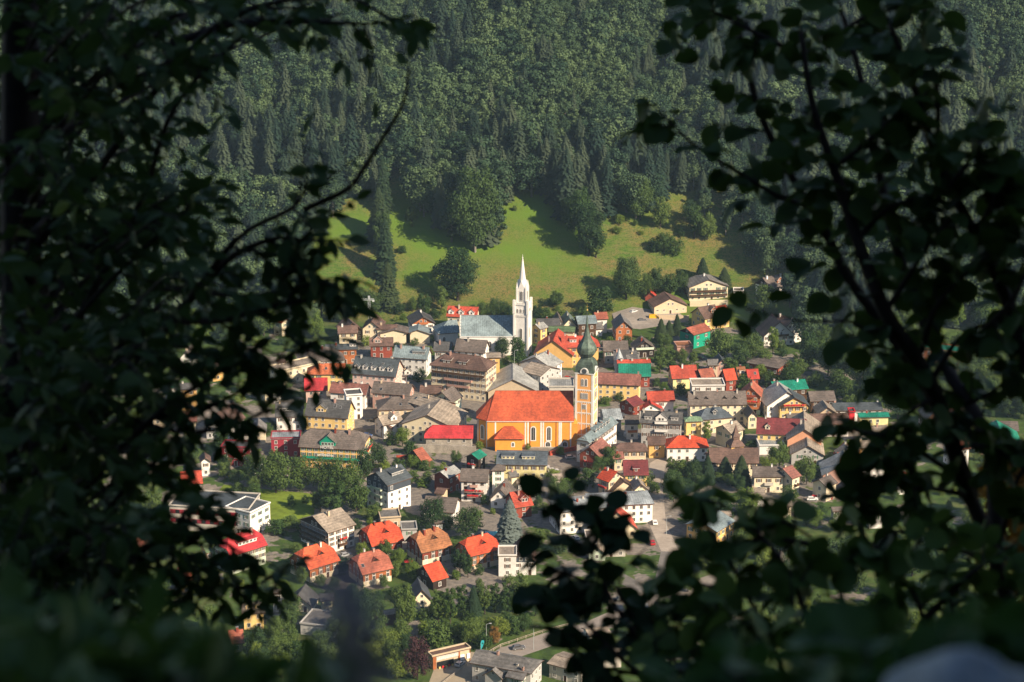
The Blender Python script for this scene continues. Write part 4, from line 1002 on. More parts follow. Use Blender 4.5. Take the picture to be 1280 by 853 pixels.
def wall_thing(name, px, h, t, mat, label, cat, cap=None):
    P = [unproj(*cx(c, x, y)) for c, x, y in px]; b = MB()
    for a, c in zip(P, P[1:]):
        d = (c-a); d.z = 0; d.normalize(); q = Vector((-d.y, d.x, 0))*t/2
        p = [a-q, c-q, c+q, a+q]; i = len(b.v)
        zb = [terrain(v.x, v.y) for v in p]
        b.v += [(v.x, v.y, z-.5) for v, z in zip(p, zb)] + [(v.x, v.y, z+h) for v, z in zip(p, zb)]
        for f in ((0,3,2,1),(4,5,6,7),(0,1,5,4),(1,2,6,5),(2,3,7,6),(3,0,4,7)): b.f.append(tuple(i+k for k in f)); b.m.append(0)
    return tag(b.build(name, mat), label, cat)
wall_thing('stone_wall', [('D',865,520),('D',1000,522),('D',1255,535)], 3.6, .8, WM('stone'), "old rough stone wall below the red roofed stone house", "wall")
wall_thing('churchyard_wall', [('E',625,540),('E',720,520),('E',815,500)], 1.8, .7, RM('redorange'), "low churchyard wall capped with orange tiles", "wall")
wall_thing('churchyard_wall', [('D',765,562),('D',830,560)], 1.6, .7, RM('redorange'), "short wall capped with orange tiles by the terracotta roofed barn", "wall")
wall_thing('retaining_wall', [('C',405,262),('C',640,258)], 3, .5, WM('cream'), "white terrace wall under the long balconied cream chalet", "wall")
wall_thing('retaining_wall', [('C',215,345),('C',400,350)], 2.6, .5, WM('tanwall'), "tan retaining wall below the brown roofed tan house", "wall")
wall_thing('red_fence', [('K',762,312),('K',890,318)], 1.6, .1, WM('red'), "bright red board fence beside the cream house", "fence")
# guard rail of the valley road
def rail(P, side, label):
    g = empty('guard_rail', P[0]); tag(g, label, 'guard rail'); b = MB(); pts = []
    for k in range(len(P)):
        d = (P[min(k+1, len(P)-1)]-P[max(k-1, 0)]); d.z = 0; d.normalize(); q = Vector((-d.y, d.x, 0))*side
        pts.append(P[k]+q-P[0])
    b.tube([p+Vector((0, 0, 1.0)) for p in pts], [.09]*len(pts), 5); b.tube([p+Vector((0, 0, .55)) for p in pts], [.07]*len(pts), 5); b.build('rail', whitep if False else M('rail_wood', (.42,.36,.28), .8, .2), g)
    pm = None
    for a, c in zip(pts, pts[1:]):
        n = max(1, int((c-a).length/3.2))
        for i in range(n):
            if pm is None: b = MB(); b.box((-.08, -.08, -.2), (.08, .08, 1.15)); pm = b.mesh('post', M('rail_wood', (.42,.36,.28), .8, .2))
            inst(pm, 'post', g, a+(c-a)*(i/n))
rail(RD[2:], -5.3, "pale wooden guard rail along the outer side of the valley road")
# river shop with banner sign, flag
SH = F('L',690,697,930,642,4,4.6,'tanwall','brown',"long low orange shop front with white banner in the yard",wwin=False)
ft = [q for q in FOOT if q[4].startswith('long low orange shop')][0]
b = MB(); b.box((-ft[2]+1.5, -ft[3]-.12, 2.9), (-ft[2]+9.5, -ft[3]+.2, 4.3)); b.build('sign_board', WM('concrete'), SH)
marks(SH, -ft[2]+1.8, -ft[3]-.2, 3.15, 7.3, .95, 11, 5)
b = MB(); b.box((-ft[2]+1.8, -ft[3]-.05, .2), (-ft[2]+7.8, -ft[3]+.2, 2.3)); b.build('shop_window', glassmat(), SH)
for x0_, x1_ in ((.3, 1.45), (9.6, 10.1), (13.8, 2*ft[2]-.3)):
    b = MB(); b.box((-ft[2]+x0_, -ft[3]-.03, 0), (-ft[2]+x1_, -ft[3]+.2, 4.4)); b.build('facade_panel', WM('orangewood'), SH)
for k in range(5):
    b = MB(); b.box((-ft[2]+2.2+k*1.15, -ft[3]-.5, .05), (-ft[2]+2.9+k*1.15, -ft[3]-.2, .7+.1*(k % 2))); b.build('display_crate', [WM('red') if k % 2 else WM('yellow')], SH)
for x, w_ in ((10.2, 1.5), (12.6, 1.2)):
    b = MB(); b.box((-ft[2]+x, -ft[3]-.1, 1.2), (-ft[2]+x+w_, -ft[3]+.2, 3.0)); b.build('poster_board', whitep, SH)
P = unproj(601, 816); g = empty('beach_flag', P); tag(g, "teal teardrop banner flag beside the road above the orange shop", "flag")
b = MB(); b.tube([(0,0,0),(0,0,3.4),(.15,0,4.2),(.6,0,4.5)], [.05,.04,.03,.02], 5); b.build('pole', M('pole_white',(.6,.6,.58),.5,.05), g)
b = MB(); o = [(0,.7),(-.05,3.2),(.1,4.1),(.5,4.5),(1.0,4.4),(1.15,3.9),(.9,2.9),(.35,1.5)]
b.face([(x,-.03,z) for x,z in o]); b.face([(x,.03,z) for x,z in o][::-1]); b.build('banner', M('teal_cloth',(.03,.42,.48),.8,.1), g)
# mast of the lift / crane near the meadow
P = unproj(462, 412); g = empty('crane', P); tag(g, "thin grey tower crane with long jib above the cream houses", "crane")
gm = M('galvanised', (.42,.45,.44), .5, .1)
b = MB()
for sx in (-.45,.45):
    for sy in (-.45,.45): b.box((sx-.09, sy-.09, 0), (sx+.09, sy+.09, 15.5))
for k in range(15):
    z = k*1.03; s_ = 1 if k % 2 else -1
    b.tube([(-.45*s_, -.45, z), (.45*s_, -.45, z+1.03)], [.05, .05], 4); b.tube([(.45, -.45*s_, z), (.45, .45*s_, z+1.03)], [.05, .05], 4)
b.build('mast', gm, g)
b = MB()
for y, z in ((-.4,15),(.4,15),(0,15.7)): b.box((-24, y-.07, z-.07), (2.5, y+.07, z+.07))
for k in range(25): x = -24+k*1.04; b.tube([(x,-.4,15),(x+.5,0,15.7),(x+1.0,-.4,15)], [.04]*3, 4)
b.box((1.6,-.5,14.2),(2.6,.5,15)); b.build('jib', gm, g)
b = MB(); b.box((-.5,-.5,15.5),(.5,.5,17)); b.build('cab', gm, g)
# street lamps
lm = []
def lamp(px, py, hh, label):
    P = unproj(px, py); g = empty('street_lamp', P); tag(g, label, 'street lamp', 'street lamps')
    if not lm:
        b = MB(); b.tube([(0,0,0),(0,0,.5),(0,0,8)], [.12,.09,.06], 6); b.tube([(0,0,7.9),(.6,0,8.3),(1.3,0,8.35)], [.05]*3, 5); lm.append(b.mesh('pole', gm))
        b = MB(); b.box((1.0,-.14,8.25),(1.75,.14,8.42)); lm.append(b.mesh('lamp_head', M('lamp_head', (.5,.5,.48), .4, .05)))
    inst(lm[0], 'pole', g); inst(lm[1], 'lamp_head', g); g.scale = (1, 1, hh/8)
lamp(643, 462, 9, "grey street lamp below the white church tower"); lamp(608, 812, 9, "grey street lamp by the riverside bushes beside the teal flag")
lamp(667, 812, 8, "grey street lamp on the guarded curve of the valley road"); lamp(833, 668, 7, "grey street lamp on the straight pale street")
# ------------------------------------------------------------------ cars
CARM = {}
def car_meshes(kind):
    if kind in CARM: return CARM[kind]
    Lc, Wc, Hc = (5.2, 1.95, 2.2) if kind == 'van' else (4.4, 1.78, 1.5)
    def prof():
        if kind == 'van': return [(-2.6,.35),(-2.6,1.5),(-2.45,2.15),(1.1,2.2),(1.75,1.35),(2.5,1.1),(2.6,.7),(2.6,.35)]
        return [(-2.2,.35),(-2.2,.85),(-2.0,1.0),(-1.55,1.42),(.25,1.47),(1.05,.98),(2.05,.82),(2.2,.6),(2.2,.35)]
    b = MB(); pr = prof(); w = Wc/2
    ins = lambda z: .0 if z < 1.0 else .16*(z-1.0)/.5 if kind != 'van' else .06
    Lf = [(x, -(w-ins(z)), z) for x, z in pr]; Rt = [(x, w-ins(z), z) for x, z in pr]
    b.face(Lf); b.face(Rt[::-1])
    for i in range(len(pr)): j = (i+1) % len(pr); b.face([Lf[i], Rt[i], Rt[j], Lf[j]])
    g = MB()
    if kind == 'van':
        wnd = [(.3,1.35),(.3,1.95),(1.12,1.95),(1.6,1.38)]; f_ = ((1.14,2.08),(1.72,1.42))
    else:
        wnd = [(-1.75,1.0),(-1.45,1.36),(.22,1.4),(.88,1.0)]; f_ = ((.3,1.43),(1.0,1.0))
    for s in (-1, 1): g.face([(x, s*(w-ins(z)+.012), z) for x, z in wnd])
    (xa, za), (xb, zb) = f_; g.face([(xa+.02,-w+.3,za+.02),(xa+.02,w-.3,za+.02),(xb+.03,w-.18,zb+.03),(xb+.03,-w+.18,zb+.03)])
    if kind != 'van': g.face([(-1.57,-w+.3,1.4),(-1.57,w-.3,1.4),(-2.0,w-.18,1.03),(-2.0,-w+.18,1.03)])
    wh = MB(); wh.tube([(0,-.11,0),(0,.11,0)], [.33,.33], 12, 0); wh.tube([(0,-.125,0),(0,.125,0)], [.19,.19], 10, 1)
    lt = MB(); lt.box((2.12,-.2,.6),(2.215,.15,.76)) if kind != 'van' else lt.box((2.55,-.2,.7),(2.62,.15,.95))
    CARM[kind] = (b, g.mesh('window', glassmat()), wh.mesh('wheel', [M('tyre', (.02,.02,.02), .9, .1), gm]), lt.mesh('headlight', M('lens', (.7,.7,.7), .1, .0)), {})
    return CARM[kind]
def car(c, px, py, rot, col, kind, label):
    P = unproj(*cx(c, px, py)); g = empty('parked_car' if kind != 'van' else 'parked_van', (P.x, P.y, terrain(P.x, P.y)+.06), math.radians(rot)); tag(g, label, 'car' if kind != 'van' else 'van', 'cars and vans in the town')
    b, gl, wh, lt, cache = car_meshes(kind)
    if col not in cache:
        cl = dict(white=(.7,.7,.68), black=(.02,.02,.022), blue=(.03,.06,.16), silver=(.4,.41,.42), red=(.4,.02,.02), yellow=(.75,.42,.02), green=(.02,.3,.15), grey=(.12,.12,.13))[col]
        cache[col] = b.mesh('body', M('car_paint_'+col, cl, .25, .03, 1, spec=.6))
    inst(cache[col], 'body', g); inst(gl, 'window', g)
    xw = 1.35 if kind != 'van' else 1.65; w = .82
    for sx in (-1, 1):
        for sy in (-1, 1): inst(wh, 'wheel', g, (sx*xw, sy*w, .33))
    for sy in (-1, 1): inst(lt, 'headlight', g, (0, sy*.6, 0))
for a in [('L',1222,648,14,'grey','car',"dark grey car driving on the valley road behind the guard rail"),
    ('L',862,748,60,'silver','car',"silver car parked in the yard of the orange shop"), ('L',378,478,80,'black','car',"black car parked among the riverside trees"),
    ('L',352,468,75,'red','car',"red car parked among the riverside trees"), ('E',1120,425+0,20,'white','van',"white van in the small yard beside the balcony mansion"),
    ('E',1165,428,80,'silver','car',"silver car next to the white van in the small yard"), ('C',465,588,10,'black','car',"black car below the round hillside tree"),
    ('C',185,338,5,'yellow','van',"yellow van on the upper hillside car park"), ('C',112,354,10,'grey','car',"dark car on the upper hillside car park"),
    ('C',60,300,40,'white','car',"white car at the far end of the hillside car park"), ('H',530,178,5,'yellow','car',"yellow green car on the lane above the lawn"),
    ('I',160,470,30,'silver','car',"silver car between the chalet hotel and the orange chalets"), ('I',200,490,20,'black','car',"black car between the chalet hotel and the orange chalets"),
    ('D',1195,270,60,'black','car',"black car in the shopping street left of the church"), ('B',60,790,65,'grey','car',"grey car at the top of the shopping street"),
    ('F',225,26,80,'black','car',"dark car behind the red and yellow houses"), ('M',760,215,15,'silver','car',"silver car seen in a gap of the lower right leaves"),
    ('M',880,270,100,'white','van',"white van in a gap of the lower right leaves"), ('M',275,240,20,'blue','car',"blue car under the tree beside the white terrace house"),
    ('J',1075,270,95,'white','car',"white car on the straight pale street"), ('J',1060,395,95,'red','car',"red car on the straight pale street"),
    ('Z',300,558,0,'white','van',"white van glimpsed by the lane in the left leaves"), ('Z',52,465,10,'white','car',"white car glimpsed through the far left leaves"),
    ('D',800,800,20,'blue','car',"blue car beside the red barn wall"), ('I',430,205,70,'white','car',"white car before the flat grey annex")]: car(*a)
# pool in a garden
P = unproj(*cx('I',1090,335)); g = empty('garden_pool', P); tag(g, "turquoise garden pool beside the grey spruce", "pool")
b = MB(); b.box((-4.5,-2.3,-.2),(4.5,2.3,.35)); b.build('rim', WM('white'), g); b = MB(); b.box((-4.1,-1.9,.1),(4.1,1.9,.36)); b.build('pool_liner', M('pool_water',(.05,.45,.42),.1,.05), g)
# parasols of the inn gardens
pm = []
def parasol(c, px, py, col, label):
    P = unproj(*cx(c, px, py)); g = empty('parasol', P); tag(g, label, 'parasol', 'parasols in the town gardens')
    if not pm:
        b = MB(); b.tube([(0,0,0),(0,0,2.6)], [.05,.04], 6); pm.append(b)
        b = MB(); b.lathe([(2.1,1.7),(2.12,1.72),(2.8,.05)], 8); pm.append(b)
    pm[0].build('pole', WM('wood'), g); pm[1].build('canopy', M('canvas_'+col, dict(red=(.6,.03,.03), green=(.25,.5,.1), white=(.7,.68,.6))[col], .8, .1), g)
parasol('E',408,735,'red',"red parasol in front of the white stair tower"); parasol('E',745,690,'green',"pale green parasol in the shady garden, upper of two")
parasol('E',740,715,'green',"pale green parasol in the shady garden, lower of two"); parasol('I',545,535,'red',"red parasol left of the vivid roofed cottage")
# ------------------------------------------------------------------ foliage material
def leafmat(name, c1, c2, trans=.25, attr=None, rough=.7, hueobj=True):
    m, n, l, b = newmat(name)
    cr = n.new('ShaderNodeMix'); cr.data_type = 'RGBA'; cr.inputs[6].default_value = (*c1, 1); cr.inputs[7].default_value = (*c2, 1)
    if attr: a = n.new('ShaderNodeAttribute'); a.attribute_name = attr; src = a.outputs['Fac']
    else: a = n.new('ShaderNodeObjectInfo'); src = a.outputs['Random']
    ri = n.new('ShaderNodeNewGeometry')
    ad = n.new('ShaderNodeMath'); ad.operation = 'MULTIPLY_ADD'; ad.inputs[1].default_value = .35
    l.new(ri.outputs['Random Per Island'], ad.inputs[0]); sc = n.new('ShaderNodeMath'); sc.operation = 'MULTIPLY_ADD'; sc.inputs[1].default_value = 1.1; sc.inputs[2].default_value = -.22
    l.new(src, sc.inputs[0]); l.new(sc.outputs[0], ad.inputs[2]); ad.use_clamp = True
    l.new(ad.outputs[0], cr.inputs[0]); l.new(cr.outputs[2], b.inputs['Base Color'])
    b.inputs['Roughness'].default_value = rough; b.inputs['Specular IOR Level'].default_value = .2
    t = n.new('ShaderNodeBsdfTranslucent'); mx = n.new('ShaderNodeMixShader'); mx.inputs[0].default_value = trans
    l.new(cr.outputs[2], t.inputs[0]); l.new(b.outputs[0], mx.inputs[1]); l.new(t.outputs[0], mx.inputs[2]); l.new(mx.outputs[0], n['Material Output'].inputs[0])
    return m
bark = M('bark', (.06,.045,.035), .95, .4, 3)
LM = dict(b=leafmat('foliage_broad', (.035,.075,.018), (.10,.15,.032)), d=leafmat('foliage_dark', (.022,.052,.016), (.055,.095,.024)),
          l=leafmat('foliage_light', (.09,.15,.02), (.16,.21,.035)), c=leafmat('foliage_conifer', (.016,.036,.016), (.04,.06,.022), .1),
          s=leafmat('foliage_silver', (.10,.13,.12), (.15,.18,.16), .1), p=leafmat('foliage_purple', (.035,.014,.02), (.06,.025,.028), .15),
          o=leafmat('foliage_rusty', (.16,.07,.02), (.22,.13,.03), .2))
# ------------------------------------------------------------------ tree shapes, one metre tall, as arrays of quads
def quads(C, U, V):
    v = np.stack([C-U-V*.6, C+U-V*.6, C+U*.55+V, C-U*.55+V], 1).reshape(-1, 3)
    return v, np.arange(len(v)).reshape(-1, 4)
def tube_arr(p0, p1, r0, r1, n=5):
    p0 = np.array(p0, float); p1 = np.array(p1, float); d = p1-p0; d /= np.linalg.norm(d)
    a = np.cross(d, [0, 1, .1]); a /= np.linalg.norm(a); b = np.cross(d, a); q = np.arange(n)*2*np.pi/n
    c = np.cos(q)[:, None]*a + np.sin(q)[:, None]*b
    return np.concatenate([p0+c*r0, p1+c*r1]), np.array([[j, (j+1) % n, n+(j+1) % n, n+j] for j in range(n)])
def broad(seed, nleaf, ls, w=.42, top=1.0, bot=.08, lobes=13, trunk=True, spread=1.0):
    g = np.random.default_rng(seed); cs = []; cz = (top+bot)/2; hz = (top-bot)/2
    for k in range(lobes):
        z = -.82+1.66*(k+.5)/lobes+g.uniform(-.1, .1); a = g.uniform(-.5, .5) + k*2.4; rr = w*(max(0, 1-abs(z)**2.4))**.5*g.uniform(.35, .78)
        cs.append((rr*np.cos(a), rr*np.sin(a), cz+z*hz*.92, g.uniform(.30, .52)*w*(1.0-.25*abs(z))))
    cs.append((0, 0, cz, w*.6)); cs = np.array(cs)
    k = g.choice(len(cs), nleaf, p=cs[:, 3]**2/np.sum(cs[:, 3]**2)); c = cs[k]
    d = g.normal(size=(nleaf, 3)); d /= np.linalg.norm(d, axis=1)[:, None]
    r = g.uniform(.5, 1.12, nleaf)[:, None]*c[:, 3:4]; P = c[:, :3] + d*r*np.array([1, 1, .85])
    P[:, 2] = np.clip(P[:, 2], bot*.7, top*1.02)
    nrm = d*1.2 + g.normal(size=(nleaf, 3))*.42 + np.array([0, 0, .2]); nrm /= np.linalg.norm(nrm, axis=1)[:, None]
    U = np.cross(nrm, g.normal(size=(nleaf, 3))); U /= np.linalg.norm(U, axis=1)[:, None]; V = np.cross(nrm, U)
    s = ls*g.uniform(.55, 1.25, nleaf)[:, None]
    v, f = quads(P, U*s, V*s); T = []
    if trunk:
        T.append(tube_arr((0, 0, -.03), (0, 0, cz*1.2), .026, .012))
        for q in range(5): c = cs[q]; T.append(tube_arr((0, 0, bot+.08*q), c[:3], .012, .004, 4))
    return (v, f), T
def conifer(seed, lev=15, per=8, w=.17, bot=.1, fl=.12):
    g = np.random.default_rng(seed); C = []; U = []; V = []
    for i in range(lev):
        t = i/(lev-1); z = bot+(1-bot)*t**.92; r = w*(1-t)**.65*g.uniform(.85, 1.12)+.006
        m = max(4, int(per*(1-t*.5)))
        for j in range(m):
            a = 2*np.pi*(j+g.uniform(-.3, .3))/m + i*1.3; dx, dy = np.cos(a), np.sin(a)
            for q in (.3, .6, .88):
                rr = r*q*g.uniform(.8, 1.2); dr = -.35*rr-.12*rr*q
                C.append((dx*rr, dy*rr, z+dr)); ln = r*.27+.006; wd = (r*.24+.008)*(1.1-q*.3)
                U.append((-dy*wd, dx*wd, g.uniform(-.25, .25)*wd)); V.append((dx*ln, dy*ln, -.55*ln+g.uniform(-.1, .1)*ln))
    v, f = quads(np.array(C), np.array(U), np.array(V))
    return (v, f), [tube_arr((0, 0, -.03), (0, 0, .9), .013, .004)]
def arr_mesh(name, v, f, mats, mi=None):
    me = D.meshes.new(name); me.vertices.add(len(v)); me.vertices.foreach_set('co', np.asarray(v, np.float32).ravel())
    me.loops.add(f.size); me.loops.foreach_set('vertex_index', f.astype(np.int32).ravel())
    me.polygons.add(len(f)); me.polygons.foreach_set('loop_start', np.arange(0, f.size, f.shape[1], dtype=np.int32))
    if hasattr(me.polygons[0], 'loop_total'):
        try: me.polygons.foreach_set('loop_total', np.full(len(f), f.shape[1], np.int32))
        except Exception: pass
    for m in mats: me.materials.append(m)
    if mi is not None: me.polygons.foreach_set('material_index', mi.astype(np.int32))
    me.update(calc_edges=True); me.validate(); return me
def join(parts):
    V = []; Fs = []; o = 0
    for v, f in parts: V.append(v); Fs.append(f+o); o += len(v)
    return np.concatenate(V), np.concatenate(Fs)
SHAPES = {}
for k in range(4): SHAPES['b%d' % k] = broad(10+k, 4200, .0195, w=.38+.05*k, lobes=17+k)
for k in range(2): SHAPES['t%d' % k] = broad(30+k, 3000, .017, w=.25+.03*k, bot=.08, lobes=18)          # tall narrow
for k in range(2): SHAPES['g%d' % k] = broad(60+k, 9000, .0125, w=.32+.04*k, lobes=30)
for k in range(2): SHAPES['u%d' % k] = broad(40+k, 1400, .036, w=.6, bot=-.05, lobes=14, trunk=False)    # bush
for k in range(3): SHAPES['c%d' % k] = conifer(50+k, 34+6*k, 20+5*k, w=.17+.03*k, bot=.04)
PROTO = {}
def tree_meshes(shape, mat):
    if (shape, mat) not in PROTO:
        (v, f), T = SHAPES[shape]
        cm = arr_mesh('crown', v, f, [LM[mat]])
        tm = arr_mesh('trunk', *join(T), [bark]) if T else None
        PROTO[(shape, mat)] = (cm, tm)
    return PROTO[(shape, mat)]
# ------------------------------------------------------------------ single trees of the town and the meadow
USED = set(); KN = dict(b='round green tree', d='dark leafy tree', l='bright green tree', c='dark conifer', s='silver grey spruce', p='purple leaved tree', o='rusty brown bush')
FP = []
for ce, an, L, s, lb in FOOT:
    x, y, _ = proj(Vector(ce)+Vector((0, 0, 4))); w = lb.split(); 
    cut = 9
    while w[cut-1:cut] and w[cut-1] in ('with', 'and', 'the', 'of', 'a', 'under', 'by', 'behind', 'beside', 'in', 'to', 'at', 'below', 'above', 'on', 'white', 'dark', 'its', 'brown', 'left', 'right', 'next', 'small', 'from', 'pale', 'red', 'grey', 'green', 'long', 'orange', 'before', 'five', 'three', 'two', 'wide'): cut -= 1
    FP.append((x, y, ' '.join(w[:cut]), ce))
def tree_label(px, py, h, kind, bush):
    base = KN[kind] if not bush else KN[kind].replace('tree', 'bush').replace('conifer', 'juniper bush').replace('spruce', 'bush')
    near = sorted(FP, key=lambda q: math.hypot((q[0]-px)*.8, (q[1]-py)*1.3))[:7]
    for pre in (['tall '] if h > 38 else ['low '] if h < 17 else ['']) + ['slender ', 'full ', 'uneven ']:
        if pre in ('slender ', 'full ', 'uneven ') : continue
        for x, y, sh, _ in near:
            for rel in (['in front of the ', 'beside the '] if py > y+6 else ['behind the ', 'beside the '] if py < y-12 else ['beside the ']):
                s = pre+base+' '+rel+sh
                if len(s.split()) <= 16 and s not in USED: USED.add(s); return s
        for x, y, sh, _ in near:
            s = pre+base+(' to the right of the ' if px > x else ' to the left of the ')+sh
            if len(s.split()) <= 16 and s not in USED: USED.add(s); return s
        for x, y, sh, _ in near:
            s = 'smaller '+base+(' right of the ' if px > x else ' left of the ')+sh
            if len(s.split()) <= 16 and s not in USED: USED.add(s); return s
    return pre+base
def inside(x, y, m=0.0):
    for ce, an, L, s, lb in FOOT:
        dx, dy = x-ce[0], y-ce[1]; c, q = math.cos(an), math.sin(an)
        if abs(dx*c+dy*q) < L+m and abs(-dx*q+dy*c) < s+m: return True
    return False
def inpoly(x, y, P):
    r = False; j = len(P)-1
    for i in range(len(P)):
        if (P[i][1] > y) != (P[j][1] > y) and x < (P[j][0]-P[i][0])*(y-P[i][1])/(P[j][1]-P[i][1])+P[i][0]: r = not r
        j = i
    return r
TREES = []
def tree(px, py, hpx, wpx=None, kind='b', shape=None, label=None, grp=None):
    P = unproj(px, py); f = proj(P)[2]; h = hpx*f/FPX/.955
    if shape is None:
        if kind in 'cs': shape = 'c%d' % rnd.randrange(3)
        elif hpx < 16 or (wpx and wpx > hpx*1.15): shape = 'u%d' % rnd.randrange(2)
        elif wpx and wpx < hpx*.6: shape = 't%d' % rnd.randrange(2)
        else: shape = 'b%d' % rnd.randrange(4)
    bush = shape[0] == 'u'
    ws = {'g0': .66, 'g1': .74, 'b0': .8, 'b1': .9, 'b2': 1.0, 'b3': 1.1, 't0': .56, 't1': .62, 'u0': 1.3, 'u1': 1.3, 'c0': .34, 'c1': .4, 'c2': .46}[shape]
    sx = h*((wpx/hpx)/ws if wpx else rnd.uniform(.9, 1.15))
    TREES.append((P, h))
    g = empty('bush' if bush else 'conifer_tree' if kind in 'cs' else 'broadleaf_tree', (P.x, P.y, terrain(P.x, P.y)-.1), rnd.uniform(0, 6.28))
    g.scale = (sx, sx, h)
    tag(g, label or tree_label(px, py, hpx, kind, bush), 'bush' if bush else 'tree', grp or ('bushes of the town' if bush else 'trees in and around the town'))
    cm, tm = tree_meshes(shape, kind)
    inst(cm, 'crown', g)
    if tm: inst(tm, 'trunk', g)
